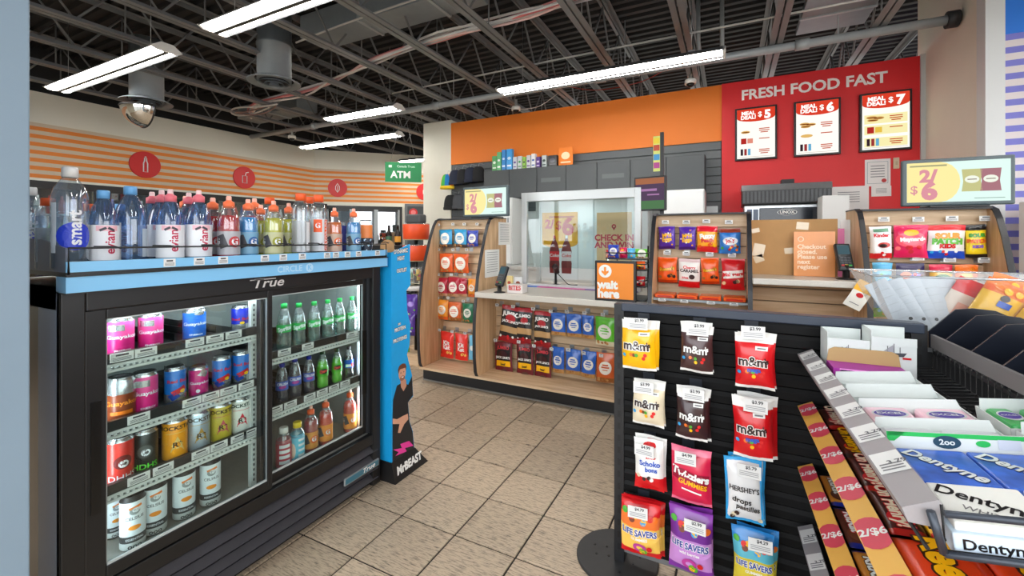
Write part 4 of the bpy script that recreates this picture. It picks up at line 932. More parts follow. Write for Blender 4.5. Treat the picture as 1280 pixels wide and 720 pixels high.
BG['greenblue'] = dict(bands=[(.4, GR_), (1, F_((60, 150, 220)))], print=[('dots', 6, .1, .9, .12, [WH_, LBL, YL_])])
def hooks(tags, Y, parent, L=.09, tw=.045, th=.03):
    """wire peg hooks with a price tag at the tip: (px, py) of each tag"""
    hm = shared(('peg', L), lambda: MB().tube([(0, 0, 0), (0, -L, 0), (0, -L-.008, .012)], .0025, STEEL, 6).box(-.02, .02, -.004, 0, -.012, .03, STEEL))
    for x, y in tags:
        p = onY(x, y, Y-L)
        h = obj('peg_hook', hm, parent, (p.x, Y, p.z))
        obj('price_tag', price_tag_mesh(tw, th), h, (0, -L-.012, -.006))
GA = 'nut and snack pouches on the left counter rack'
YA = 2.13
BG['mm_small'] = BG['red_plain']
def pos3(i, n): return ['leftmost', 'middle', 'rightmost'][i] if n == 3 else ['left', 'right'][i] if n == 2 else ['leftmost', 'second', 'third', 'rightmost'][i]
for k, lab, b in (('teal_nut', 'teal-blue nut pouch, left one of the top row at left rack', (549, 566, 287, 309)), ('teal_nut', 'teal-blue nut pouch with a yellow tag above, middle of top row', (567, 584, 287, 309)), ('dblue_nut', 'dark blue nut pouch, right of top row at left rack', (584, 598, 288, 308)),
                  ('orange_nut', 'orange nut pouch, left of pair under the blue ones', (549, 567, 317, 340)), ('orange_nut', 'orange nut pouch, right of pair under the blue ones', (567, 586, 317, 341)),
                  ('crimson_nut', 'crimson nut pouch, leftmost of the third row at left rack', (545, 560, 347, 370)), ('crimson_nut', 'crimson nut pouch, second in the third row at left rack', (559, 575, 346, 371)), ('crimson_nut', 'crimson nut pouch, third in the third row, narrow view', (573, 584, 348, 371)), ('yelor_nut', 'orange-yellow nut pouch at the end of the third row', (585, 596, 348, 371)),
                  ('yelor_nut', 'yellow and orange nut pouch, left of the fourth row', (546, 560, 375, 399)), ('rust_nut', 'rust orange nut pouch, middle of the fourth row', (560, 577, 377, 401)), ('green_nut', 'dark green nut pouch, right of the fourth row', (578, 592, 379, 403)),
                  ('red_plain', 'bright red tall pouch at the bottom of left rack, left', (551, 567, 415, 447)), ('red_plain', 'bright red tall pouch at the bottom of left rack, right', (569, 585, 417, 450)), ('sky_plain', 'pale blue pouch at the bottom right of left rack', (586, 595, 419, 450))):
    bag(k, lab, b, YA, GA, 'snack_pouch', 'snack pouch')
hooks([(549, 282), (567, 281), (581, 281), (597, 281), (549, 313), (567, 313), (584, 313), (549, 344), (565, 344), (582, 344), (548, 373), (561, 373), (580, 377), (550, 413), (566, 415), (582, 417)], SLY, cnt, .075, .032, .024)
GB = 'snack bags on the counter front'
YB = 2.12
for k, lab, b, tl in (('jumbo', 'black and red jumbo snack bag hanging crooked, leftmost upper', (623, 648, 382, 428), .12), ('jumbo', 'black and red jumbo snack bag, second in the upper row', (645, 664, 385, 430), .06), ('jumbo', 'black and red jumbo snack bag beside the blue pouches', (667, 689, 389, 434), 0),
                      ('blue_nut', 'blue nut pouch, left of three in counter upper row', (689, 707, 391, 419), 0), ('blue_nut', 'blue nut pouch, middle of three in counter upper row', (708, 727, 393, 421), 0), ('blue_nut', 'blue nut pouch beside the lime green one', (727, 743, 394, 423), 0), ('lime_nut', 'lime green nut pouch under the counter edge', (744, 769, 396, 432), 0), ('lime_nut', 'lime green nut pouch mostly hidden behind the black post', (770, 790, 398, 434), 0),
                      ('jumbo_y', 'maroon and yellow jumbo snack bag, leftmost lower', (619, 642, 427, 469), -.03), ('jumbo_y', 'maroon and yellow jumbo snack bag, middle lower', (645, 668, 429, 473), 0), ('jumbo_y', 'maroon and yellow jumbo snack bag beside lower blue pouches', (668, 690, 432, 477), 0),
                      ('blue_nut', 'blue nut pouch, left of three in counter lower row', (690, 706, 434, 466), 0), ('blue_nut', 'blue nut pouch, middle of three in counter lower row', (707, 726, 437, 468), 0), ('blue_nut', 'blue nut pouch, tilted, right of three in lower row', (726, 744, 439, 472), .06), ('rust_nut', 'rust orange nut pouch at the counter lower right', (745, 769, 441, 478), 0)):
    bag(k, lab, b, YB, GB, 'snack_bag', 'snack bag', tl)
hooks([(622, 382), (642, 384), (667, 387), (689, 390), (709, 390), (731, 392), (754, 394), (620, 426), (649, 428), (668, 433), (690, 437), (711, 438), (730, 442), (752, 445)], SLY, cnt, .085, .034, .026)
GCc = 'sweet bags on the middle counter rack'
for k, lab, b in (('purple_pop', 'purple sweet bag with yellow lettering, left of two', (823, 845, 283, 311)), ('purple_pop', 'purple sweet bag with yellow lettering, right of two', (848, 870, 283, 312)), ('fuzzy', 'red and yellow sweet bag in the middle rack top row', (870, 897, 282, 315)), ('blue_berry', 'blue sweet bag at the end of middle rack top row', (898, 927, 286, 317)),
                  ('reese_o', 'orange sweet bag at the left of middle rack second row', (822, 847, 322, 353)), ('crunch_w', 'white and red sweet bag in the middle rack second row', (847, 875, 323, 359)), ('reese_o', 'orange sweet bag between white and red bags', (876, 900, 323, 355)), ('malt_r', 'red sweet bag at the end of middle rack second row', (901, 931, 323, 362))):
    bag(k, lab, b, YA, GCc)
hooks([(832, 279), (858, 279), (883, 278), (911, 279), (834, 317), (858, 318), (887, 319), (915, 320)], SLY, cnt, .06, .05, .028)
GD = 'sweet bags on the right counter rack'
for k, lab, b in (('kinder_d', 'white and red sweet bag at the left of right rack top row', (1087, 1115, 283, 323)), ('maynards', 'hot pink sweet bag in the right rack top row', (1116, 1159, 281, 322)), ('sour_rwb', 'red white and blue sweet bag in the right rack top row', (1158, 1206, 281, 323)), ('sour_y', 'yellow and black sweet bag at the end of right rack top row', (1207, 1234, 282, 322)),
                  ('ltblue', 'light blue sweet bag in the right rack second row', (1089, 1116, 328, 362)), ('darkmix', 'dark multicoloured sweet bag in the right rack second row', (1119, 1157, 330, 366)), ('swed', 'yellow and pink sweet bag behind the clear bin', (1159, 1191, 331, 366)), ('orangeflame', 'orange sweet bag behind the clear bin', (1193, 1224, 331, 367)), ('greenblue', 'green and blue sweet bag low at the left of right rack', (1091, 1112, 367, 396))):
    bag(k, lab, b, YA, GD)
hooks([(1104, 276), (1147, 276), (1189, 275), (1231, 275), (1104, 324), (1147, 324), (1186, 326), (1229, 327)], SLY, cnt, .06, .055, .03)
# flat orange candy boxes lying at the bottom of the middle rack
tr_ = obj('rack_shelf', MB().box(1.237, 1.843, 1.93, 2.2, .90, .915, K((150, 160, 166), .4)), cnt)
for x in (1.30, 1.45, 1.62, 1.76): obj('price_tag', price_tag_mesh(.05, .02), tr_, (x, 1.926, .894))
for i in range(4):
    t = thing('candy_box', 'flat orange candy pack lying on the middle rack bottom, %s of four' % pos3(i, 4), 'candy pack', (1.315+i*.15, 2.03, .916), group='flat packs on the middle rack')
    obj('pack', MB().box(-.068, .068, -.08, .08, 0, .028, OR_), t, bevel=.006)
    m = MB(); decal(m, text2d("Reese's", .034, .05), YL_, 0, 0, lambda u, v: (u, v, .029)); decal(m, rect2d(.1, .012, 1, 1), F_((200, 40, 20)), 0, .012, flatY(-.0815)); obj('pack_print', m, t)
# ================================================================ BLACK SLATWALL GONDOLA IN FRONT
GY = .475
gd = thing('slatwall_gondola', 'black slatwall end panel hung with candy bags, on a round foot', 'gondola', (0, 0, 0))
GBK = K((7, 7, 8), .6, var=.2, scale=8, spec=.2)
z = .07; k = 0
while z < 1.04:
    obj('slat', MB().prism([(GY, z+.004), (GY, z+.030), (GY+.007, z+.045), (GY+.012, z+.045), (GY+.012, z-.001), (GY+.006, z-.001)], 'x', 1.345, 2.265, GBK), gd); z += .047; k += 1
obj('back_sheet', MB().box(1.345, 2.265, GY+.012, GY+.03, .07, 1.05, BLACKM), gd)
obj('top_cap', MB().box(1.335, 2.285, GY-.008, GY+.05, 1.05, 1.082, K((50, 58, 72), .35)), gd, bevel=.004)  # blue-grey tone carries a painted highlight along the cap
def post(x):
    m = MB().box(x-.02, x+.02, GY-.004, GY+.05, .012, 1.078, K((26, 27, 30), .4))
    for i in range(20): m.box(x-.006, x+.006, GY-.0046, GY-.003, .06+i*.05, .085+i*.05, K((6, 6, 6), .5))
    return obj('post', m, gd)
post(1.325); post(2.272)
obj('foot_plate', MB().lathe([(.168, 0), (.168, .008), (.164, .012)], K((44, 44, 45), .5, var=.2), 48, (1.31, .50)), gd)
obj('foot_plate', MB().lathe([(.168, 0), (.168, .008), (.164, .012)], K((44, 44, 45), .5, var=.2), 48, (2.272, .50)), gd)
m = MB()
for dx, dy in ((-.08, -.03), (-.05, .03), (-.03, -.02), (.07, -.02), (.09, .03), (-.1, .02), (.03, -.09)): m.lathe([(.006, .012), (.005, .0145)], K((18, 18, 18), .5), 8, (1.31+dx, .5+dy))
obj('foot_bolt', m, gd)['kind'] = 'stuff'
obj('bottom_rail', MB().box(1.345, 2.265, GY+.005, GY+.03, .05, .07, K((120, 122, 124), .4, .3)), gd)
YBG = GY-.09
def hook(x, y, price='$3.99', L=.115):
    hm = shared(('peghook', L), lambda: MB().tube([(-.008, 0, 0), (-.008, -L, 0), (-.004, -L-.01, .012), (.004, -L-.01, .012), (.008, -L, 0), (.008, 0, 0)], .0024, K((40, 40, 42), .3, .6), 6).box(-.022, .022, -.003, 0, -.025, .035, K((34, 38, 46), .35)))
    p = onY(x, y, GY-L); h = obj('peg_hook', hm, gd, (p.x, GY-.002, p.z-.008))
    def tg():
        m = MB().box(-.036, .036, -.001, .001, -.022, .022, TAG); mp = flatY(-.0016)
        decal(m, text2d(price, .015, .03), K((60, 60, 64), .6), .006, .013, mp)
        for i in range(3): decal(m, rect2d(.058, .0024, 1, 1), K((150, 150, 154), .6), 0, -.001-.006*i, mp)
        return m
    obj('price_tag', shared(('gondola_tag', price), tg), h, (0, -L-.014, .014), (0, 0, random.uniform(-.1, .1)))
GG = 'candy bags on the black slatwall'
rows = [
 ('mm_yellow', 'yellow candy bag with white header, top left of the black slatwall', (776, 822, 401, 462), (798, 406), 1),
 ('mm_brown', 'crumpled dark brown candy bag, middle of the slatwall top row', (849, 891, 406, 465), (872, 413), 1),
 ('mm_red', 'red candy bag with white header, upper right of two', (918, 968, 417, 485), (941, 417), 1),
 ('mm_white', 'cream candy bag under the yellow one', (790, 830, 476, 531), (805, 485), 1),
 ('mm_brown2', 'dark brown candy bag under the crumpled brown one', (843, 886, 487, 549), (867, 494), 1),
 ('mm_red', 'red candy bag with white header, lower right of two', (916, 966, 499, 573), (944, 508), 2),
 ('kinder', 'white and red candy bag with blue lettering on the slatwall', (792, 832, 549, 611), (806, 563), 1),
 ('twizz', 'pinkish red gummies bag right of the white and red one', (838, 890, 559, 628), (857, 573), 0),
 ('drops', 'white bag with light blue edges and black lettering', (906, 955, 571, 651), (936, 589), 1),
 ('ls_red', 'red and yellow gummies bag, lowest left on the slatwall', (775, 826, 626, 692), (798, 640), 2),
 ('ls_purple', 'purple gummies bag, bottom row middle', (836, 891, 637, 715), (869, 658), 1),
 ('ls_blue', 'yellow and blue gummies bag, bottom row right', (915, 970, 662, 738), (950, 681), 1)]
for kind, lab, b, tg, nb in rows:
    bag(kind, lab, b, YBG, GG, lean=random.uniform(-.03, .0))
    hook(*tg, {'kinder': '$4.99', 'twizz': '$4.99', 'drops': '$5.79', 'ls_red': '$4.79', 'ls_purple': '$2.99', 'ls_blue': '$4.29'}.get(kind, '$3.99'))
    for j in range(nb):
        s_ = (j+1)*3
        bag(kind, ['second', 'third'][j]+' bag hanging behind the '+(lab if 'red candy bag with' in lab else lab.split(',')[0]), (b[0]+s_*.6, b[1]+s_*.9, b[2]-s_, b[3]-s_*.8), YBG+.031*(j+1), GG)

# ================================================================ CANDY SHELF RACK AT RIGHT
RX, RY, RA = 1.945, GY-.012, R(1.3)
rk = thing('candy_rack', 'black tiered candy rack with slanted price rails at lower right', 'shelf rack', (RX, RY, 0), RA)
L = .95
RBK = K((20, 20, 22), .45, var=.15)
RGREY = K((150, 146, 148), .45); RYEL = K((236, 182, 84), .5); RPINK = K((214, 70, 90), .5)
obj('upright', MB().box(.74, .78, -.04, .0, 0, 1.05, RBK), rk); obj('upright', MB().box(.74, .78, -L-.3, -L-.26, 0, 1.05, RBK), rk)
obj('rear_panel', MB().box(.70, .74, -L-.3, 0, .05, 1.04, RBK), rk)
obj('base_plinth', MB().box(.06, .78, -L-.25, 0, 0, .12, RBK), rk)
def rail(sh, z, y0, y1, colr, kind):
    """slanted price rail along the front edge of a shelf"""
    P3 = lambda u, v: (.001+.043*(v+.5)-.0008, u, z+.022*(v+.5)+.0012)
    obj('price_rail', MB().prism([(0, z), (.043, z+.022), (.046, z+.016), (.046, z-.02), (.008, z-.02)], 'y', y0, y1, colr), sh)
    y = y1-.06; i = 0
    while y > y0+.03:
        m = MB()
        if kind == 'price':
            decal(m, rect2d(.072, .92, 2, 1), TAG, 0, 0, lambda u, v: P3(y+u, v))
            decal(m, text2d('3.79', .020, .02), K((90, 90, 96), .6), .012, .0, (lambda yy: lambda u, v: (lambda q: (q[0], q[1], q[2]+.0006))(P3(yy-.004+v*.9, u*18)))(y))
            for q in range(3): decal(m, rect2d(.004, .7, 1, 1), TAGINK, -.026+q*.009, 0, lambda u, v: (lambda t: (t[0], t[1], t[2]+.0006))(P3(y+u, v)))
            st_ = .125
        else:
            decal(m, ell2d(.05, .5, 16, 2), RPINK, 0, 0, lambda u, v: P3(y+u, max(-.49, min(.49, v*1.4))))
            decal(m, text2d('2/$6', .030, .03), WHITE, 0, 0, lambda u, v: (lambda t: (t[0], t[1], t[2]+.0008))(P3(y+v, u*19)))
            st_ = .165
        obj('price_tag' if kind == 'price' else 'offer_tag', m, sh); y -= st_; i += 1
def shelf(z, w_, rise, colr, kind, ln=L, wire=False):
    if not wire:
        sh = obj('shelf', MB().prism([(.03, z-.02), (.03, z-.012), (w_, z-.012+rise), (w_, z-.02+rise)], 'y', -ln, 0, RBK), rk)
    else:
        m = MB(); n = 34
        for i in range(n+1): y = -ln*i/n; m.tube([(.045, y, z+.016), (.05, y, z-.05), (w_, y, z-.05+rise), (w_, y, z+.02+rise)], .0022, RBK, 5)
        for x in (.03, .12, .21, .30, w_): m.tube([(x, -ln, z-.053+rise*(x-.03)/(w_-.03)), (x, 0, z-.053+rise*(x-.03)/(w_-.03))], .003, RBK, 5)
        m.tube([(w_, -ln, z+.02+rise), (w_, 0, z+.02+rise)], .003, RBK, 5)
        sh = obj('wire_tray', m, rk)
        e = MB()
        for zz in (-.05, .008):
            e.tube([(.045, -ln-.01, z+zz), (w_, -ln-.01, z+zz+rise)], .0055, K((60, 66, 76), .35, .3), 6)
        for x in (.045, w_): e.tube([(x, -ln-.01, z-.05+rise*(x > .1)), (x-.015*(x < .1), -ln-.01, z+.008+rise*(x > .1))], .0055, K((60, 66, 76), .35, .3), 6)
        obj('tray_end_frame', e, sh)
    rail(sh, z, -ln, -.01, colr, kind)
    return sh
shelf(.951, .36, .045, RGREY, 'price', wire=True)
shelf(.771, .62, .06, RYEL, 'offer', L+.22)
shelf(.559, .62, .06, RYEL, 'offer', L+.26)
shelf(.351, .62, .06, RGREY, 'price', L+.26)
# raised rear shelf with grey lip and black dividers
rs = obj('rear_shelf', MB().box(.36, .70, -L-.2, 0, .99, 1.0, RBK), rk)
obj('shelf_lip', MB().box(.352, .362, -L-.2, -.005, 1.012, 1.052, K((112, 108, 108), .4)), rs)
for i, px in enumerate((1160, 1181, 1211, 1248, 1290, 1345)):
    y = onX(px, 440, RX+.36).y-RY
    obj('divider', MB().prism([(.364, 1.0), (.364, 1.052), (.43, 1.128), (.47, 1.134), (.52, 1.130), (.60, 1.09), (.66, 1.0)], 'y', y-.003, y+.003, K((20, 24, 34), .3)), rs)

def on_rack(name, label, cat, y, x, z, rz=0, group=None):
    """a thing standing on a rack shelf; x, y in rack coordinates"""
    p = Matrix.Rotation(RA, 3, 'Z') @ Vector((x, y, 0))
    return thing(name, label, cat, (RX+p.x, RY+p.y, z), RA+rz, group)
TZ = lambda x: .905+.045*(x-.03)/.33
WCARD = K((206, 212, 210), .6, var=.04); KRAFT = K((150, 104, 66), .75, var=.1); PURC = K((160, 40, 150), .45)
tl = -math.atan2(.045, .33)
GX = 'gum and mint boxes on the top rack tray'
# two white lozenge boxes with a small ship drawing
for i, (x, lab) in enumerate(((.115, 'white lozenge box with a ship drawing, left of the two at tray end'), (.225, 'white lozenge box with a ship drawing, right of the two at tray end'))):
    t = on_rack('lozenge_box', lab, 'box', -.085, x, TZ(x-.05)+.006, 0, GX); h = .13
    obj('carton', MB().box(-.053, .053, -.05, .05, 0, h-.03, WCARD).box(-.053, .053, .044, .05, h-.03, h+.012, WCARD).prism([(-.053, h-.03), (-.053, h+.012), (-.05, h+.012), (-.05, h-.03)], 'y', -.05, .05, WCARD).box(-.053, .053, -.052, -.048, h-.03, h-.005, WCARD), t)
    m = MB(); mp = flatY(-.0525); ink = K((60, 62, 70), .6)
    decal(m, poly2d([(-.03, 0), (.03, .004), (.022, -.008), (-.02, -.008)]), ink, 0, .078, mp)
    for a, b in ((-.015, .022), (.0, .03), (.014, .02)): decal(m, rect2d(.0016, b, 1, 1), ink, a, .078+b/2, mp)
    decal(m, poly2d([(-.026, .004), (-.002, .026), (-.0, .004)]), K((150, 150, 156), .6), 0, .078, mp); decal(m, rect2d(.02, .006, 1, 1), REDC, .03, .066, mp)
    obj('ship_print', m, t)
t = on_rack('gum_box', 'purple gum box with a brown card lid, in front of lozenge boxes', 'box', -.18, .15, TZ(.10)+.006, 0, GX)
obj('carton', MB().box(-.09, .09, -.045, .045, 0, .05, PURC), t)
lid = MB().prism([(-.09, .05), (.09, .05), (.085, .085), (.07, .093), (-.07, .093), (-.085, .085)], 'y', .04, .044, K((176, 146, 98), .7)); obj('lid', lid, t)
m = MB(); decal(m, text2d('TROPICAL', .024, .05, 1.3), K((40, 10, 50), .5), 0, .036, flatY(-.0458)); decal(m, rect2d(.15, .006, 1, 1), K((236, 150, 220), .5), 0, .047, flatY(-.0458)); obj('carton_print', m, t)
def gum(label, y, x, w_, d, color, oval, packs=True, brand='EXCEL'):
    t = on_rack('gum_box', label, 'box', y, x, TZ(x-w_/2)+.005, 0, GX); t.rotation_euler = (0, tl, RA)
    obj('carton', MB().box(-w_/2, w_/2, -d/2, -d/2+.002, 0, .042, WCARD).box(-w_/2, w_/2, d/2-.002, d/2, 0, .042, WCARD).box(-w_/2, -w_/2+.002, -d/2, d/2, 0, .042, WCARD).box(w_/2-.002, w_/2, -d/2, d/2, 0, .042, WCARD).box(-w_/2, w_/2, -d/2, d/2, 0, .003, WCARD), t)
    m = MB(); m.add([(-w_/2, d/2, .042), (w_/2, d/2, .042), (w_/2-.006, d/2-.03, .088), (-w_/2+.006, d/2-.03, .088)], [(0, 1, 2, 3), (3, 2, 1, 0)], WCARD)
    m = MB().prism([(-w_/2, .0), (w_/2, .0), (w_/2-.008, .034), (-w_/2+.008, .034)], 'y', -.001, .001, WCARD); o = obj('lid', m, t, (0, d/2-.016, .028)); o.rotation_euler = (R(-20), 0, 0)
    if packs:
        for j, xx in enumerate((-w_/4, w_/4)):
            pk = obj('gum_pack', MB().box(-w_/4+.006, w_/4-.006, -d/2+.006, d/2-.02, .004, .046, color), t, (xx, 0, 0), bevel=.008)
            m = MB(); up = lambda u, v: (u, v, .0472); up2 = lambda u, v: (u, v, .0476)
            decal(m, ell2d(w_*.17, d*.20, 18, 1), WCARD, 0, -.006, up); decal(m, ell2d(w_*.15, d*.15, 18, 1), oval, 0, -.006, up2); decal(m, text2d(brand, w_*.085, .03), WCARD, 0, -.006, lambda u, v: (u, v, .048)); obj('pack_print', m, pk)
            m = MB(); decal(m, text2d(brand, w_*.09, .03), oval, 0, .02, flatY(-d/2+.0052)); obj('pack_print', m, pk)
    return t
IND = K((70, 50, 150), .5)
gum('plain white gum box behind the pink packs, farther one', -.29, .155, .185, .115, WCARD, IND, False)
gum('plain white gum box behind the pink packs, nearer one', -.405, .157, .19, .115, WCARD, IND, False)
gum('white gum box filled with pink and white packs', -.522, .16, .195, .125, F_((240, 200, 214)), IND)
gum('white gum box filled with grey packs with purple ovals', -.643, .163, .2, .125, F_((200, 204, 208)), IND)
gum('white gum box with green packs near the wire tray back', -.53, .33-.0, .105, .13, F_((60, 170, 90)), IND)
gum('white gum box with light blue packs at the right edge', -.665, .335, .105, .13, F_((80, 180, 226)), K((30, 40, 90), .5))
gum('white gum box with magenta packs at the right edge', -.80, .335, .105, .13, F_((200, 60, 130)), K((30, 40, 90), .5))
# open brown carton with blue packs, printed green panel at its back
t = on_rack('open_carton', 'open brown carton holding blue and white gum packs', 'box', -.783, .165, TZ(.06)+.006, 0, GX); t.rotation_euler = (0, tl, RA)
cw, cdp = .215, .15
obj('carton', MB().box(-cw/2, cw/2, -cdp/2, cdp/2, 0, .003, KRAFT).box(-cw/2, -cw/2+.003, -cdp/2, cdp/2, .003, .05, KRAFT).box(cw/2-.003, cw/2, -cdp/2, cdp/2, .003, .085, KRAFT).box(-cw/2, cw/2, -cdp/2, -cdp/2+.003, .003, .035, KRAFT), t)
bk = obj('back_flap', MB().box(-cw/2, cw/2, cdp/2-.003, cdp/2, .003, .078, WCARD), t)
m = MB(); mp = flatY(cdp/2-.0036); decal(m, rect2d(cw*.98, .008, 1, 1), CG, 0, .074, mp); decal(m, poly2d([(-cw/2, .078), (-cw/2+.03, .078), (-cw/2+.01, .06), (-cw/2, .06)]), CG, 0, 0, mp)
decal(m, ell2d(.02, .012), K((24, 60, 80), .5), -.02, .062, flatY(cdp/2-.004)); decal(m, text2d('2oo', .014, .03), WCARD, -.02, .062, flatY(cdp/2-.0046)); decal(m, ell2d(.010, .006), CG, .03, .062, flatY(cdp/2-.004)); decal(m, rect2d(.03, .018, 1, 1), K((190, 196, 206), .6), .065, .062, flatY(cdp/2-.004)); obj('flap_print', m, bk)
BLG = K((60, 100, 200), .3, var=.9, scale=22)
for j in range(2):
    pk = obj('gum_pack', MB().box(-.05, .05, -.065, .066, .004, .05, BLG), t, (-.051+.102*j, 0, 0), bevel=.004)
    m = MB(); decal(m, text2d('Dentyne', .036, .05), K((20, 20, 40), .4), -.0, .0, lambda u, v: (u+v*.0, v, .0508), -.9); decal(m, text2d('Dentyne', .036, .03), WCARD, -.0, .001, lambda u, v: (u, v, .0512), -.9); obj('pack_print', m, pk)
t = on_rack('gum_box', 'white gum box with black lettering at the near end of tray', 'box', -.898, .175, TZ(.06)+.004, 0, GX); t.rotation_euler = (R(6), tl, RA)
obj('carton', MB().box(-.115, .125, -.05, .05, 0, .038, K((206, 222, 236), .5)), t, bevel=.002)
for j in range(2):
    pk = obj('gum_pack', MB().box(-.055, .055, -.045, .05, .038, .052, K((226, 226, 220), .45)), t, (-.055+.115*j, 0, 0), bevel=.003)
    m = MB(); decal(m, text2d('Dentyne', .032, .02), DK, 0, .008, lambda u, v: (u, v, .0528), -.5); decal(m, text2d('WHITE', .016, .01), K((110, 110, 110), .5), -.01, -.02, lambda u, v: (u, v, .0528), -.5); obj('pack_print', m, pk)
m = MB(); mp = flatY(-.0508); decal(m, text2d('Dentyne', .022, .02), DK, -.068, .022, mp); decal(m, text2d('WHITE', .010, .01), K((90, 90, 96), .5), -.055, .009, mp); decal(m, rect2d(.0012, .034, 1, 1), K((120, 130, 150), .5), -.02, .019, mp)
for q in range(4): decal(m, rect2d(.09, .0016, 1, 1), K((130, 140, 170), .5), .04, .008+q*.006, mp)
obj('carton_print', m, t)
# chocolate bars on the yellow-railed shelves
def bar_mesh(key, l, w_, h, c1, c2, tx, tc, oc=None, acc=None):
    def f():
        m = MB()
        def sf(u, v):
            a = 2*pi*u; e = min(1, 10*min(v, 1-v)); rx = w_/2*(1 if e >= 1 else .98); rz = h/2*(.12+.88*min(1, e))
            cc = max(-1, min(1, 1.25*cos(a))); ss = max(-1, min(1, 1.25*sin(a)))
            return (rx*cc, (v-.5)*l, h/2+rz*ss)
        m.grid(sf, 12, 14, lambda u, v: c2 if (v < .07 or v > .93) else c1)
        up = lambda z: (lambda u, v: (u, v, h+.0008+z))
        if acc: decal(m, ell2d(w_*.38, l*.16), acc, 0, -l*.24, up(0))
        if oc: decal(m, text2d(tx, w_*.62, .09), oc, 0, l*.06, up(.0004), -pi/2)
        decal(m, text2d(tx, w_*.62, .04), tc, 0, l*.06, up(.0008), -pi/2)
        return m
    return shared(('bar', key), f)
BARS = {
 'dark': (.17, .06, .02, F_((70, 26, 22)), F_((40, 16, 14)), 'Oh Henry!', YL_, DK, F_((190, 40, 30))),
 'henry': (.15, .058, .022, F_((236, 176, 30)), F_((200, 30, 30)), 'OH HENRY!', F_((200, 24, 28)), WH_, None),
 'hentype': (.16, .058, .022, F_((60, 24, 20)), F_((160, 30, 26)), 'Oh Henry!', F_((240, 226, 200)), RD_, F_((200, 30, 40))),
 'reese': (.20, .115, .022, F_((216, 60, 20)), F_((190, 48, 14)), 'Reese', YL_, BROWNT, F_((150, 90, 50))),
 'kit': (.18, .058, .018, F_((84, 44, 34)), F_((28, 40, 130)), 'KitKat', WH_, RD_, F_((120, 70, 50))),
 'kitb': (.18, .058, .018, F_((196, 130, 50)), F_((28, 40, 130)), 'KitKat', WH_, BROWNT, F_((96, 52, 40))),
}
def bars(kind, label, y, x, z, group, rz=0):
    b = BARS[kind]
    t = on_rack('chocolate_bar', label, 'chocolate bar', y, x, z+.06*(x-.03)/.59, rz, group); t.rotation_euler = (0, -math.atan2(.06, .59), RA+rz)
    obj('wrapper', bar_mesh(kind, *b), t)
    return t
G2 = 'chocolate bars on the upper yellow-railed shelf'; z2 = .771-.008
P4 = ['nearest the rail', 'second from the rail', 'third from the rail', 'fourth from the rail', 'fifth from the rail']
for i, x in enumerate((.085, .155, .225)):
    bars('hentype', 'dark red chocolate bar at the far end, upper yellow shelf, '+P4[i], -.12, x, z2, G2); bars('dark', 'brown chocolate bar with yellow lettering, '+P4[i], -.30, x, z2, G2)
for i, x in enumerate((.085, .150, .215, .28)):
    bars('hentype' if i % 2 == 0 else 'henry', ('dark red' if i % 2 == 0 else 'yellow and red')+' bar under the white gum boxes, '+P4[i], -.47, x, z2, G2)
    bars('henry' if i else 'hentype', ('yellow and red' if i else 'dark red')+' bar just before the orange packs, '+P4[i], -.63, x, z2, G2)
rn = ['first', 'second', 'third']
for j, y in enumerate((-.82, -1.03)):
    for i, x in enumerate((.11, .23, .35, .47, .59)[:5]):
        bars('reese', 'wide orange peanut butter cup pack, %s row, %s' % (rn[j], P4[i]), y, x, z2, G2)
G3 = 'chocolate bars on the lower yellow-railed shelf'; z3 = .559-.008
for j, y in enumerate((-.14, -.33, -.52, -.71, -.90, -1.09)):
    for i, x in enumerate((.085, .15)):
        bars('kitb' if (j+i) % 2 == 0 else 'kit', '%s wafer bar, lower yellow shelf, %s from far end, %s' % ('tan and blue' if (j+i) % 2 == 0 else 'brown and blue', ORD(j+1), P4[i]), y, x, z3, G3)
# clear bin of magazines and candy bags behind the gondola
bk = thing('clear_bin', 'clear acrylic bin of paper sleeves and yellow bags behind the gondola', 'bin', (2.53, .78, 1.0))
AC = GL((250, 252, 252), .08, .06)
obj('bin_shell', MB().add([(-.25, -.12, 0), (.27, -.12, 0), (.27, .12, 0), (-.25, .12, 0), (-.34, -.17, .22), (.36, -.17, .22), (.36, .17, .22), (-.34, .17, .22)], [(0, 1, 5, 4), (1, 2, 6, 5), (2, 3, 7, 6), (3, 0, 4, 7), (0, 3, 2, 1)], AC), bk)
obj('bin_rim', MB().tube([(-.34, -.17, .22), (.36, -.17, .22), (.36, .17, .22), (-.34, .17, .22)], .004, GL((230, 240, 244), .2, .3), 6, True), bk)
sdn = thing('rear_shelf_unit', 'black shelf unit behind the slatwall carrying the clear bin', 'shelf', (2.62, .80, 0))
obj('shelf_board', MB().box(-.33, .45, -.20, .2, .975, .998, RBK), sdn); obj('unit_body', MB().box(-.31, .43, -.18, .18, .02, .975, RBK), sdn)
m = MB().box(-.3, .42, -.203, -.2, .97, 1.0, K((170, 172, 176), .4)); obj('price_rail', m, sdn)
SLV = K((200, 206, 214), .4)
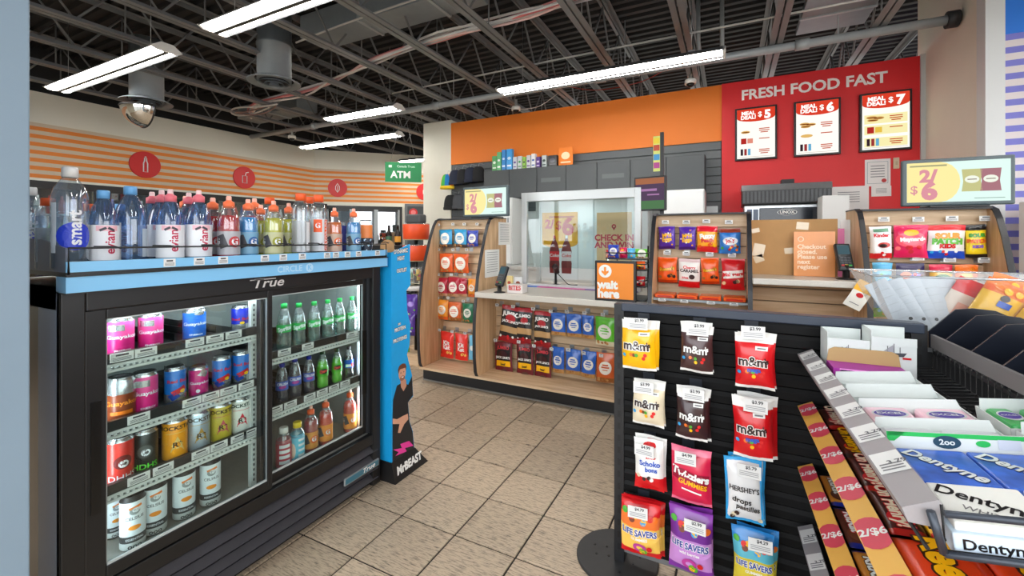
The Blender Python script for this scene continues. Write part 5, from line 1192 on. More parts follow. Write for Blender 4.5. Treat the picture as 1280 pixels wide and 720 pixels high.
for i in range(5):
    t = thing('paper_sleeve', 'grey-white folded paper sleeve leaning in the clear bin, %s from the left' % ORD(i+1), 'paper', (2.325+i*.036, .735+.012*i, 1.012), group='paper sleeves in the clear bin', rot=(R(-8), R(-28+i*5), R(6)))
    m = MB(); m.grid(lambda u, v: ((u-.5)*.07, .004*sin(5*u+i)+.006*v*v, .2*v), 6, 8, SLV); m.grid(lambda u, v: ((.5-u)*.07, .010+.004*sin(5*(1-u)+i)+.006*v*v, .2*v), 6, 8, SLV); obj('sheet', m, t)
    m = MB(); mp = lambda u, v: (u, .004*sin(5*(u/.07+.5)+i)+.006*(v/.2)**2-.0012, v)
    for q in range(5): decal(m, rect2d(.05, .0016), K((186, 190, 196), .6), 0, .05+.028*q, mp)
    decal(m, ell2d(.006, .006), DK, .024, .04, mp); obj('sheet_print', m, t)
BG['banana'] = dict(bands=[(.2, F_((240, 170, 40))), (.75, F_((248, 190, 40))), (1, F_((236, 120, 30)))], print=[('e', 0, .3, .36, .22, RD_), ('e', 0, .3, .26, .14, F_((240, 200, 190))), ('r', .05, .62, .3, .1, BL_), ('dots', 4, .66, .92, .1, [YL_, BR_, OR_])])
BG['redsleeve'] = dict(bands=[(.7, F_((226, 206, 190))), (1, RD_)], t=.01, print=[('r', .1, .4, .6, .3, F_((220, 160, 140)))])
for i, (k, lab, x, y, ry, h) in enumerate((('redsleeve', 'pale sleeve with red top in the clear bin', 2.50, .80, .5, .2), ('banana', 'yellow candy bag leaning in the clear bin, left', 2.565, .75, .45, .2), ('banana', 'yellow candy bag leaning in the clear bin, middle', 2.62, .79, .3, .21), ('banana', 'yellow candy bag leaning in the clear bin, right', 2.68, .73, .5, .18))):
    place_bag(k, lab, (x-.06, y, 1.015), .12, h, 'candy bags in the clear bin', tilt=ry, rz=0)
# ================================================================ THINGS ON AND BEHIND THE COUNTER
def fit_text(s, width, bold=.02):
    v, f = text2d(s, 1, bold); w_ = max(x for x, y in v)-min(x for x, y in v); k = width/w_
    mx = (max(x for x, y in v)+min(x for x, y in v))/2
    return [((x-mx)*k, y*k) for x, y in v], f
SCRB = K((14, 14, 15), .35)
# red menu wall: lettering and three lit menu boards
RWY = BY-.046
m = MB(); decal(m, fit_text('FRESH FOOD FAST', 1.42, .03), K((255, 246, 242), .4), 2.58, 3.115, flatY(RWY-.003)); lt = obj('menu_lettering', m, rw)
MB_ = .62
def menu(label, x, price, n):
    t = thing('menu_board', label, 'menu board', (x, RWY, 2.30))
    w_, h = .45, .65
    obj('frame', MB().box(-w_/2, w_/2, -.045, -.0, 0, h, SCRB), t, bevel=.006)
    sc = MB().box(-w_/2+.022, w_/2-.022, -.047, -.0445, .022, h-.022, E((250, 246, 238), MB_)); m = sc; f1, f2, f3 = flatY(-.0476), flatY(-.0482), flatY(-.0488); rd = E((226, 66, 44), 0.52); wt = E((255, 250, 244), 0.70); tan = E((236, 190, 110), 0.52); ytint = E((246, 236, 176), 0.58)
    decal(m, rect2d(w_-.044, .11, 1, 1), rd, 0, h-.077, f1); decal(m, ell2d((w_-.044)/2, .05, 24, 1), rd, 0, h-.13, f1)
    decal(m, text2d('MEAL\nDEAL!', .062, .04), wt, -.08, h-.10, f2); decal(m, text2d('$', .085, .015), wt, .045, h-.10, f2); decal(m, text2d(price, .135, .05), wt, .125, h-.108, f2)
    for k, z in enumerate((.355, .235, .10)):
        if n == 7: decal(m, rect2d(w_-.08, .10, 1, 1), ytint, .0, z, f1)
        for q in range(3 if k != 1 else 1): decal(m, rect2d(.11-.03*(q == 2), .011, 1, 1), E((214, 84, 40), 0.46), .09, z+.022-.022*q, f2)
        if k == 0:
            for q, (a, b) in enumerate(((-.11, .0), (-.06, .02), (-.12, .03))[:1 if n == 5 else 3]): decal(m, ell2d(.05, .018, 14, 1), tan, a, z+b-.01, f2); decal(m, ell2d(.045, .007, 14, 1), E((140, 70, 30), 0.46), a, z+b-.012, f3)
        elif k == 1:
            if n == 6: decal(m, ell2d(.06, .02, 14, 1), tan, -.1, z, f2)
            else: decal(m, rect2d(.06, .07, 1, 1), E((196, 50, 44), 0.46), -.13, z, f2); decal(m, rect2d(.06, .06, 1, 1), E((240, 200, 80) if n == 7 else (236, 150, 130), 0.52), -.06, z, f2)
        else:
            for q in range(3): decal(m, rect2d(.028, .08, 1, 1), E([(60, 40, 50), (170, 60, 60), (110, 190, 230)][q], 0.46), -.15+.04*q, z, f2)
    decal(m, rect2d(w_-.08, .004, 1, 1), E((200, 190, 180), 0.46), 0, .04, f2)
    obj('screen', m, t)
menu('lit menu board with a five dollar meal deal', 2.02, '5', 5)
menu('lit menu board with a six dollar meal deal', 2.64, '6', 6)
menu('lit menu board with a seven dollar meal deal', 3.26, '7', 7)
# notices on the red wall
def notice(name, label, x0, x1, y0, y1, Y, seal=False):
    a, b = onY(x0, y0, Y), onY(x1, y1, Y)
    t = thing(name, label, 'notice', ((a.x+b.x)/2, Y, (a.z+b.z)/2)); w_, h = b.x-a.x, a.z-b.z
    obj('sheet', MB().box(-w_/2, w_/2, -.004, 0, -h/2, h/2, K((226, 222, 220), .35)), t)
    m = MB()
    if seal:
        for q in ((0, h*.4, w_*.8, .004), (0, -h*.4, w_*.8, .004)): decal(m, rect2d(q[2], q[3], 1, 1), K((130, 140, 150), .5), q[0], q[1], flatY(-.0046))
        for x in (-w_*.4, w_*.4): decal(m, rect2d(.004, h*.8, 1, 1), K((130, 140, 150), .5), x, 0, flatY(-.0046))
        decal(m, ell2d(.022, .022), K((190, 40, 40), .5), w_*.25, -h*.3, flatY(-.005))
    for q in range(5): decal(m, rect2d(w_*.55, h*.03, 1, 1), TAGINK, 0, h*(.25-.1*q), flatY(-.0046))
    obj('print', m, t)
notice('certificate', 'framed certificate with a red seal on the red wall', 1081, 1113, 200, 232, RWY-.002, True)
notice('notice', 'small paper notice below the certificate on the red wall', 1089, 1114, 233, 245, RWY-.002)
notice('notice', 'large white sheet behind the ledge at the red wall foot', 1036, 1086, 234, 262, RWY-.03)
t = thing('thermostat', 'small beige wall switch box beside the certificate', 'switch', (3.36, RWY-.002, 2.16)); obj('switch_plate', MB().box(-.025, .025, -.02, 0, -.06, .06, K((210, 190, 160), .5)), t, bevel=.004); obj('switch_rocker', MB().box(-.01, .01, -.026, -.02, -.02, .02, K((190, 170, 140), .5)), t)
# tobacco cabinet with dark doors, back counter
tc_ = thing('tobacco_cabinet', 'long dark grey overhead cabinet with flat doors under the orange wall', 'cabinet', (0, 0, 0))
DG = K((72, 76, 78), .4, var=.06, scale=4)
obj('cabinet_body', MB().box(-1.70, 1.46, 4.52, BY-.03, 1.94, 2.38, K((52, 54, 56), .5)), tc_)
for k in range(7):
    x = -1.70+k*.4514; d_ = obj('cabinet_door', MB().box(x+.004, x+.447, 4.50, 4.518, 1.945, 2.376, DG), tc_, bevel=.003)
    if k in (2, 4):
        m = MB(); decal(m, rect2d(.30, .06, 1, 1), K((92, 98, 100), .4), x+.22, 2.18, flatY(4.4992)); obj('door_label', m, d_)
WHP = K((224, 226, 224), .4)
bc = thing('back_counter', 'white back counter along the wall behind the service counter', 'counter', (0, 0, 0))
for k in range(7):
    x = -1.9+k*.78; b = obj('base_unit', MB().box(x, x+.77, 4.15, BY-.03, 0, .90, WHP), bc); obj('unit_door', MB().box(x+.02, x+.75, 4.135, 4.15, .1, .88, K((206, 208, 206), .4)), b, bevel=.004)
obj('worktop', MB().box(-1.95, 3.5, 4.10, BY-.03, .90, .94, K((190, 190, 188), .35, var=.05)), bc)
obj('splash_panel', MB().box(-1.95, 1.6, BY-.033, BY-.029, .94, 1.75, K((214, 218, 218), .35)), bc)
# white under-cabinet shelf units seen beside the glass screen
for lab, x0, x1, z0, z1, Y in (('white appliance under the cabinet at left of the glass screen', -1.5, -1.1, .942, 1.93, 4.3), ('white upright fridge behind the middle rack', 1.0, 1.47, .942, 1.925, 4.25), ('white fronted cooler behind the glass screen', -.6, .8, .942, 1.9, 4.3)):
    t = thing('white_fridge', lab, 'fridge', ((x0+x1)/2, Y, z0)); w_ = x1-x0; h = z1-z0
    obj('body', MB().box(-w_/2, w_/2, 0, .45, 0, h, WHP), t, bevel=.01); obj('door', MB().box(-w_/2+.01, w_/2-.01, -.03, -.002, .02, h-.02, K((232, 234, 234), .3)), t, bevel=.008); obj('handle', MB().box(w_/2-.06, w_/2-.04, -.05, -.03, h*.35, h*.7, STEEL), t)
# packs on top of the cabinet
def boxy(name, label, cat, px, Y, c, z0=None, d=.08, tx=None, tcx=None, group=None, name2='box_body'):
    x0, x1, y0, y1 = px; a = onY(x0, (y0+y1)/2, Y); b = onY(x1, (y0+y1)/2, Y); zt = onY((x0+x1)/2, y0, Y).z; zb = z0 if z0 is not None else onY((x0+x1)/2, y1, Y).z
    w_ = b.x-a.x; h = zt-zb
    t = thing(name, label, cat, ((a.x+b.x)/2, Y, zb), 0, group); m = MB().box(-w_/2, w_/2, 0, d, 0, h, c); cx = tcx or WH_
    if tx: decal(m, fit_text(tx, w_*.8, .03), cx, 0, h*.62, flatY(-.0012)); decal(m, rect2d(w_*.7, h*.06, 1, 1), cx, 0, h*.35, flatY(-.0012))
    else: decal(m, ell2d(w_*.3, min(w_, h)*.25, 14, 1), cx, 0, h*.55, flatY(-.0012)); decal(m, rect2d(w_*.7, h*.08, 1, 1), cx, 0, h*.2, flatY(-.0012))
    obj(name2, m, t, bevel=min(.006, w_*.08)); return t
GP = 'small packs along the cabinet top'
for i, (px, c, cx, lab) in enumerate((((615, 621, 195, 212), (70, 150, 80), (220, 240, 220), 'green pack at the left end of the cabinet top'), ((621, 626, 190, 211), (90, 180, 110), (240, 240, 240), 'pale green pack beside the tall blue packs on cabinet top'),
     ((627, 632, 187, 212), (50, 140, 210), (210, 236, 250), 'tall blue pack on the cabinet top, left of two'), ((633, 640, 186, 211), (60, 160, 226), (210, 236, 250), 'tall blue pack on the cabinet top, right of two'),
     ((641, 646, 196, 210), (200, 206, 214), (90, 60, 140), 'white and purple pack right of the tall blue ones'), ((647, 652, 195, 209), (210, 214, 216), (60, 150, 80), 'white pack with green mark on the cabinet top'), ((653, 657, 196, 209), (150, 200, 90), (60, 60, 60), 'lime pack among the white packs on cabinet top'), ((658, 663, 194, 208), (214, 214, 220), (110, 60, 150), 'white pack with violet mark on the cabinet top'), ((664, 669, 192, 207), (226, 226, 230), (60, 90, 170), 'white pack with blue mark on the cabinet top'), ((670, 675, 196, 207), (96, 60, 140), (230, 220, 240), 'purple pack at the right end of the pack row'),
     ((677, 683, 194, 204), (180, 190, 190), (40, 60, 60), 'grey pack before the dark box on cabinet top'), ((685, 696, 194, 207), (24, 24, 28), (70, 70, 80), 'dark box beside the orange sign on cabinet top'))):
    boxy('product_pack', lab, 'pack', px, 4.56, F_(c), 2.381, .07, None, F_(cx), GP)
boxy('orange_sign', 'orange card sign standing on the cabinet top', 'sign', (698, 716, 184, 207), 4.60, ORANGE, 2.381, .012, None, K((250, 220, 180), .5), None, 'sign_board')
# hats hanging on the slat wall at left of the cabinet
def hat(label, px, py, Y, c, c2=None, s_=1.0):
    p = onY(px, py, Y); t = thing('knit_hat', label, 'hat', (p.x, Y, p.z), 0, 'hats hanging on the slat wall')
    cap = MB()
    def sf(u, v):
        a = 2*pi*u; r = .085*s_*cos(v*pi/2*.96)**.6; return (r*cos(a), r*sin(a)*.6, .15*s_*sin(v*pi/2))
    cols = c if isinstance(c, list) else [c]
    cap.grid(sf, 16, 10, lambda u, v: cols[int(u*len(cols)*1.999) % len(cols)]); obj('crown', cap, t)
    obj('cuff', MB().lathe([(.088*s_, -.03), (.092*s_, -.02), (.092*s_, .01), (.087*s_, .018)], c2 or cols[0], 18, caps=False).xf(Matrix.Diagonal((1, .62, 1, 1))), t)
    obj('hang_loop', MB().tube([(0, 0, .145*s_), (0, .03, .19*s_), (0, BY-.03-Y, .19*s_)], .003, STEEL, 5).box(-.02, .02, -.012, -.008, .16, .185, TAG), t)
KB = K((26, 26, 28), .85, bump=.4, scale=60); KN = K((30, 36, 56), .85, bump=.4, scale=60); KG = K((70, 72, 76), .85, bump=.4, scale=60)
rain = [K(c, .8) for c in ((240, 200, 40), (60, 170, 70), (30, 120, 190), (240, 130, 40))]
for lab, x, y, c in (('rainbow knit hat hanging at the far left of the slat wall', 559, 236, rain), ('navy knit hat right of the rainbow one', 569, 231, KN), ('black knit hat in the upper hat row, third', 578, 230, KB), ('dark knit hat in the upper hat row beside cabinet', 588, 228, KN), ('black knit hat in the upper hat row nearest cabinet', 598, 227, KB),
                     ('black knit hat in the lower hat row, leftmost', 563, 262, KB), ('grey knit hat in the lower hat row, beside the screen', 573, 261, KG)):
    hat(lab, x, y-2, 4.62, c, s_=1.45)
# screens on the racks
def tv(label, x, y, z, rz=0):
    t = thing('display_screen', label, 'screen', (x, y, z), rz, 'promo screens on the counter racks')
    w_, h = .5, .282
    obj('bezel', MB().box(-w_/2, w_/2, -.0, .035, .01, h+.01, K((74, 88, 92), .4)), t, bevel=.008)
    obj('stand_foot', MB().box(-.13, .13, -.03, .12, 0, .008, SCRB).box(-.03, .03, .035, .05, .008, .15, SCRB), t)
    m = (MB().box(-w_/2+.022, w_/2-.022, -.0015, .001, .032, h-.012, E((206, 230, 222), 0.72)))
    f1, f2, f3 = flatY(-.0021), flatY(-.0027), flatY(-.0033); yl = E((232, 216, 150), 0.72); pk = E((206, 140, 150), 0.68)
    decal(m, rect2d(.16, h-.044, 1, 1), yl, -.148, (h+.02)/2, f1); decal(m, ell2d(.09, (h-.044)/2, 20, 1), yl, -.075, (h+.02)/2, f1)
    decal(m, text2d('2/', .10, .05), pk, -.13, .185, f2); decal(m, text2d('$', .07, .015), pk, -.195, .105, f2); decal(m, text2d('6', .14, .06), pk, -.125, .095, f2); decal(m, rect2d(.17, .010, 1, 1), E((170, 170, 130), 0.58), -.13, .25, f2)
    for a, c in ((.065, (186, 184, 130)), (.145, (160, 112, 120))):
        decal(m, poly2d([(a-.045, .09), (a+.045, .09), (a+.038, .15), (a+.045, .22), (a-.045, .22), (a-.038, .15)]), E(c, 0.68), 0, 0, f2); decal(m, ell2d(.032, .022, 16, 1), E((220, 224, 210), 0.72), a, .16, f3); decal(m, rect2d(.04, .005, 1, 1), E((130, 110, 100), 0.58), a, .16, flatY(-.0039))
    decal(m, rect2d(.13, .004, 1, 1), E((150, 170, 164), 0.58), .14, .05, f2); obj('panel', m, t)
    return t
tv('promo screen on top of the left counter rack', -.29, 2.13, 1.532, R(-3))
tv('promo screen on top of the right counter rack', 2.93, 2.12, 1.532, R(2))
# glass screen on the counter
hs = thing('glass_screen', 'white framed glass cashier screen standing on the counter', 'glass screen', (0, 0, 0))
FR = K((206, 210, 210), .35, .2)
HX0, HX1, HZ0, HZ1, HY = -.07, 1.06, .886, 1.78, 2.45
obj('frame', MB().box(HX0, HX0+.055, HY, HY+.05, HZ0, HZ1, FR).box(HX1-.055, HX1, HY, HY+.05, HZ0, HZ1, FR).box(HX0+.055, HX1-.055, HY, HY+.05, HZ1-.085, HZ1, FR).box(HX0+.055, HX1-.055, HY, HY+.05, HZ0, HZ0+.02, FR), hs, bevel=.004)
obj('frame', MB().box(HX0, HX0+.05, HY+.35, HY+.39, HZ0, HZ1, FR).box(HX1-.05, HX1, HY+.35, HY+.39, HZ0, HZ1, FR).box(HX0+.05, HX1-.05, HY+.35, HY+.39, HZ1-.06, HZ1, FR).box(HX0, HX0+.05, HY+.05, HY+.35, HZ1-.06, HZ1, FR).box(HX1-.05, HX1, HY+.05, HY+.35, HZ1-.06, HZ1, FR), hs, bevel=.004)
obj('mullion', MB().box(.53, .545, HY+.36, HY+.38, HZ0, HZ1-.06, FR), hs)
obj('glass_pane', MB().box(HX0+.055, HX1-.055, HY+.022, HY+.026, HZ0+.18, HZ1-.085, GL((240, 248, 248), .03)), hs)
obj('glass_pane', MB().box(HX0+.05, HX1-.05, HY+.367, HY+.371, HZ0+.04, HZ1-.06, GL((246, 248, 248), .03, .75, (250, 250, 248))), hs)  # rear pane's white haze imitates the brightness inside the booth
def poster(label, x0, x1, z0, z1, Y, build):
    t = thing('poster', label, 'poster', ((x0+x1)/2, Y, z0)); w_, h = x1-x0, z1-z0
    return t, w_, h
p0 = onY(680, 266, HY+.36); p1 = onY(722, 350, HY+.36)
t, w_, h = poster('yellow and white poster with two cola bottles and six dollar price', p0.x-.02, p1.x, p1.z, p0.z, HY+.362, None)
obj('sheet', MB().box(-w_/2, w_/2, -.003, 0, 0, h*.54, K((226, 228, 228), .5)).box(-w_/2, w_/2, -.003, 0, h*.54, h, K((240, 170, 30), .5)), t)
m = MB(); f1, f2, f3 = flatY(-.0036), flatY(-.0042), flatY(-.0048); rdp = K((214, 50, 40), .5); cola = K((120, 24, 20), .35)
decal(m, ell2d(w_/2, .05, 20, 1), K((240, 170, 30), .5), 0, h*.54, f1); decal(m, text2d('$', .12, .02), rdp, -.01, h*.80, f2); decal(m, text2d('6', .24, .05), rdp, .09, h*.78, f2); decal(m, rect2d(w_*.7, .018, 1, 1), K((200, 90, 30), .5), .02, h*.93, f2); decal(m, text2d('2/', .12, .05), rdp, -.11, h*.82, f2)
for a, c in ((-.055, (206, 30, 34)), (.075, (224, 206, 206))):
    decal(m, poly2d([(a+.05, .06), (a+.056, .16), (a+.046, .22), (a+.056, .28), (a+.036, .36), (a+.015, .40), (a+.015, .43), (a-.015, .43), (a-.015, .40), (a-.036, .36), (a-.056, .28), (a-.046, .22), (a-.056, .16), (a-.05, .06)]), cola, 0, 0, f2)
    decal(m, rect2d(.104, .095, 1, 1), K(c, .5), a, .235, f3); decal(m, text2d('Coke', .046, .02), WH_ if c[1] < 100 else rdp, a, .24, flatY(-.0054)); decal(m, rect2d(.026, .03, 1, 1), K((230, 230, 230) if c[1] > 100 else (206, 30, 34), .5), a, .43, f3)
obj('print', m, t)
p0 = onY(746, 266, HY+.36); p1 = onY(787, 326, HY+.36)
t, w_, h = poster('tan poster inviting to check in and win', p0.x, p1.x+.02, p1.z-.1, p0.z, HY+.362, None)
obj('sheet', MB().box(-w_/2, w_/2, -.003, 0, 0, h, K((222, 180, 130), .5)), t)
m = MB(); rdp = K((190, 30, 50), .5); decal(m, text2d('CHECK IN\nAND WIN', .082, .04), rdp, -.0, h*.50, f1); decal(m, ell2d(.022, .022), rdp, 0, h*.76, f1); decal(m, poly2d([(-.018, -.008), (.018, -.008), (0, -.04)]), rdp, 0, h*.76, f1); decal(m, ell2d(.009, .009), K((222, 180, 130), .5), 0, h*.76, f2); obj('print', m, t)
# payment terminals
def terminal(label, x, y, z, rz):
    t = thing('card_terminal', label, 'card terminal', (x, y, z), rz, 'card payment terminals')
    obj('stand', MB().lathe([(.05, 0), (.05, .006), (.02, .012), (.016, .09)], BLACK, 20), t)
    bd = obj('handset', MB().box(-.042, .042, -.012, .02, 0, .18, K((26, 28, 32), .35)), t, (0, -.01, .055), (R(-24), 0, 0), bevel=.008)
    obj('display', MB().box(-.032, .032, -.0135, -.012, .105, .165, E((90, 120, 130), .35)), bd)
    for i in range(3):
        for j in range(4): obj('key', MB().box(-.008, .008, -.0145, -.012, -.005, .005, K((70, 74, 80), .5) if j else K([(200, 50, 50), (220, 190, 50), (60, 170, 80)][i], .5)), bd, (-.02+i*.02, 0, .03+j*.017))
p = onZ(623, 366, .886); terminal('black card terminal on the left end of the counter', p.x, p.y+.02, .886, R(-20))
terminal('black card terminal on the closed checkout ledge', 2.385, 2.02, 1.091, R(12))
# small things by the left terminal
p = onZ(640, 366, .886)
boxy('candy_display', 'small white and red candy display beside left terminal', 'display box', (634, 653, 356, 366), p.y, K((226, 220, 216), .5), .886, .1, 'BITES', REDC)
boxy('candy_display', 'small white pack standing behind the candy display', 'pack', (643, 652, 346, 357), p.y+.14, K((230, 230, 230), .5), .886, .03, None, K((150, 80, 60), .5))
boxy('candy_display', 'small yellow card pack beside the left terminal', 'pack', (633, 640, 345, 358), p.y+.12, K((236, 214, 150), .5), .886, .03, None, K((190, 80, 60), .5))
cm_ = thing('counter_mat', 'long blue and pink printed mat along the counter glass', 'mat', (.49, 2.40, .8852))
obj('mat', MB().box(-.54, -.36, -.03, .03, 0, .006, K((50, 110, 200), .4)).box(-.36, .1, -.03, .03, 0, .006, K((200, 70, 150), .4)).box(.1, .55, -.03, .03, 0, .006, K((110, 60, 160), .4)), cm_)
m = MB(); decal(m, rect2d(.5, .012, 4, 1), WH_, 0, 0, lambda u, v: (u, v, .0066)); obj('mat_print', m, cm_)
p = onZ(690, 358, .886); sn = thing('barcode_scanner', 'dark barcode scanner on a stand behind the glass', 'scanner', (p.x, HY+.14, .886))
obj('stand', MB().lathe([(.05, 0), (.05, .008), (.012, .015), (.010, .12)], BLACK, 18), sn); obj('scanner_head', MB().tube([(0, .03, .12), (0, 0, .17), (0, -.03, .185)], .028, K((60, 24, 26), .4), 10), sn); obj('cord', MB().tube(smooth_path([(0, .03, .12), (.06, .06, .05), (.12, .04, .01), (.2, .06, .006)]), .004, BLACK, 6), sn)
# wait-here sign on a candy stand at the right end of the counter
ws = thing('wait_sign', 'orange wait here sign in a black frame on counter end', 'sign', (.99, 1.835, .886))
obj('frame', MB().box(-.15, .15, -.02, .012, 0, .295, SCRB), ws, bevel=.004)
m = MB().box(-.132, .132, -.023, -.02, .018, .277, K((240, 140, 40), .5)); f1, f2 = flatY(-.0236), flatY(-.0242)
decal(m, ell2d(.048, .048, 24, 1), WHITE, -.072, .218, f1); decal(m, poly2d([(-.008, .03), (.008, .03), (.008, -.002), (.026, .006), (.026, -.008), (0, -.034), (-.026, -.008), (-.026, .006), (-.008, -.002)]), K((240, 140, 40), .5), -.072, .218, f2); decal(m, text2d('wait', .085, .05), WHITE, -.055, .118, f1); decal(m, text2d('here', .085, .05), WHITE, -.048, .052, f1); obj('face', m, ws)
cs = thing('candy_stand', 'black tiered wire candy stand behind the wait here sign', 'rack', (1.05, 2.02, .886))
obj('stand_frame', MB().tube([(-.12, .12, 0), (-.12, .12, .4)], .006, BLACK, 6).tube([(.12, .12, 0), (.12, .12, .4)], .006, BLACK, 6).box(-.15, .14, -.14, .14, 0, .012, BLACK), cs)
for z, d in ((.10, .10), (.22, .10), (.30, .10)): obj('tier', MB().box(-.15, .14, -.12, .12, z, z+.008, BLACK).tube([(-.15, -.12, z+.05), (.14, -.12, z+.05), (.14, .12, z+.05), (-.15, .12, z+.05)], .004, BLACK, 6, True), cs)
GWS = 'candy packs on the stand behind the wait sign'
for lab, c, x, y, z, w_, h, rz in (('blue candy pouch standing on top of the candy stand', 'dblue_nut', -.10, -.08, .31, .08, .1, .1), ('pink candy pouch on top of the candy stand', 'maynards', -.03, -.06, .31, .06, .08, -.1), ('pale candy pouch on top of the candy stand', 'ltblue', .03, -.07, .31, .06, .075, 0), ('green candy pouch lying at the right of the candy stand top', 'lime_nut', .10, -.05, .31, .09, .07, .3), ('orange candy pouch in the middle tier of the candy stand', 'reese_o', .09, -.09, .23, .09, .06, 0), ('red candy pouch in the low tier of the candy stand', 'malt_r', .09, -.09, .11, .09, .07, 0), ('white candy pouch in the low tier of the candy stand', 'kinder_d', .0, -.09, .11, .08, .07, 0), ('red candy pouch at the left of the candy stand top', 'malt_r', -.14, -.04, .31, .06, .06, .2)):
    place_bag(c, lab, (1.05+x, 2.02+y, .886+z), w_, h, GWS, rz=rz)
# pole with customer monitor and upright sign
mp_ = thing('monitor_pole', 'customer monitor on a black pole with a coloured upright sign', 'monitor', (1.22, 2.52, .886))
obj('pole', MB().box(-.014, .014, 0, .03, 0, 1.36, K((30, 30, 34), .4)), mp_); obj('pole_base', MB().box(-.08, .08, -.05, .1, 0, .01, BLACK), mp_)
p0 = onY(801, 221, 2.45); p1 = onY(836, 260, 2.45)
mon = obj('monitor', MB().box(-.135, .135, -.015, .015, -.145, .145, SCRB), mp_, (-.085, -.06, .835), (0, 0, R(-8)), bevel=.006)
obj('monitor_screen', MB().box(-.12, .12, -.0165, -.015, -.13, .13, E((104, 84, 110), .4)), mon)
m = MB(); f1, f2 = flatY(-.0172), flatY(-.0178); decal(m, rect2d(.24, .05, 1, 1), E((170, 110, 80), .55), 0, .105, f1); decal(m, rect2d(.24, .07, 1, 1), E((90, 130, 90), .5), 0, -.095, f1); decal(m, rect2d(.16, .02, 1, 1), E((190, 140, 190), .45), -.02, .03, f2); decal(m, rect2d(.1, .012, 1, 1), E((190, 140, 190), .45), .03, -.01, f2); obj('screen_image', m, mon)
sg = obj('sign_blade', MB().box(-.07, -.014, 0, .012, 1.03, 1.33, K((220, 226, 120), .4)), mp_)
for z, c in ((1.29, (236, 210, 40)), (1.23, (200, 70, 40)), (1.15, (60, 150, 210)), (1.08, (180, 60, 140))):
    m = MB(); decal(m, rect2d(.05, .05, 1, 1), K(c, .4), -.042, z, flatY(-.0008)); obj('sign_panel', m, sg)
# papers taped on the counter end panel
def sheetX(label, px, X, rows):
    a = onX(px[0], (px[2]+px[3])/2, X); b = onX(px[1], (px[2]+px[3])/2, X); zt = onX((px[0]+px[1])/2, px[2], X).z; zb = onX((px[0]+px[1])/2, px[3], X).z
    t = thing('paper_list', label, 'paper', (X, (a.y+b.y)/2, (zt+zb)/2)); w_, h = b.y-a.y, zt-zb
    obj('sheet', MB().box(0, .0015, -w_/2, w_/2, -h/2, h/2, PAPER), t)
    m = MB()
    for q in range(rows): decal(m, rect2d(w_*.75, h*.015, 1, 1), TAGINK, 0, h*(.4-.8*q/rows), flatX(.0021))
    obj('print', m, t)
sheetX('white printed list taped high on the counter end panel', (623, 638, 278, 306), -.2075, 12)
sheetX('white price list taped low on the counter end panel', (606, 624, 312, 346), -.2075, 9)
# closed checkout: cardboard sheet, orange sign, pink and white cards
cbs = thing('cardboard_sheet', 'brown cardboard sheet with clear tape standing on the ledge', 'cardboard', (2.12, 2.20, 1.091))
obj('sheet', MB().box(-.255, .255, 0, .006, 0, .385, CARD), cbs)
TP = K((208, 186, 150), .15, coat=.8)
for x, z, w_, h, r in ((-.22, .31, .05, .03, .2), (-.2, .17, .07, .09, -.2), (-.2, .11, .06, .05, .4), (.0, .17, .09, .04, .1), (.06, .34, .07, .05, -.1)):
    m = MB(); decal(m, rect2d(w_, h, 1, 1), TP, x, z, flatY(-.001), r); obj('tape', m, cbs)
cks = thing('closed_sign', 'orange checkout closed sign leaning on the cardboard', 'sign', (2.24, 2.16, 1.091))
obj('sheet', MB().box(-.115, .115, 0, .004, 0, .30, K((226, 150, 90), .25, var=.1, scale=9)), cks)
m = MB(); decal(m, text2d('Checkout\nclosed.\nPlease use\nnext\nregister', .040, .03, al='LEFT'), K((250, 220, 190), .4), -.095, .13, flatY(-.0012)); decal(m, ell2d(.018, .018), K((250, 220, 190), .4), -.075, .25, flatY(-.0012)); decal(m, ell2d(.013, .013), K((226, 150, 90), .4), -.075, .25, flatY(-.0018)); obj('lettering', m, cks)
for lab, x0, x1, z1, Y, c in (('pink card standing behind the ledge terminal', 2.35, 2.415, .32, 2.22, (226, 120, 170)), ('tall white card at the right end of the ledge', 2.40, 2.455, .38, 2.26, (232, 232, 230))):
    t = thing('card_sheet', lab, 'card', ((x0+x1)/2, Y, 1.091)); obj('sheet', MB().box(-(x1-x0)/2, (x1-x0)/2, 0, .004, 0, z1, K(c, .5)), t)
ht = thing('hanging_tag', 'yellow and white tag hanging off the ledge corner', 'tag', (2.455, 1.845, 1.09), rot=(R(8), R(28), 0))
obj('card', MB().grid(lambda u, v: (-.045+.09*u, -.02*sin(pi*v*.6), -.17*v), 3, 8, lambda u, v: K((244, 180, 40), .5) if v < .35 else K((236, 232, 222), .5)), ht)
m = MB(); decal(m, ell2d(.018, .014), REDC, 0, -.085, lambda u, v: (u, -.02*sin(pi*(-v/.17)*.6)-.0015, v)); decal(m, rect2d(.05, .004), TAGINK, 0, -.14, lambda u, v: (u, -.02*sin(pi*(-v/.17)*.6)-.0015, v)); obj('print', m, ht)
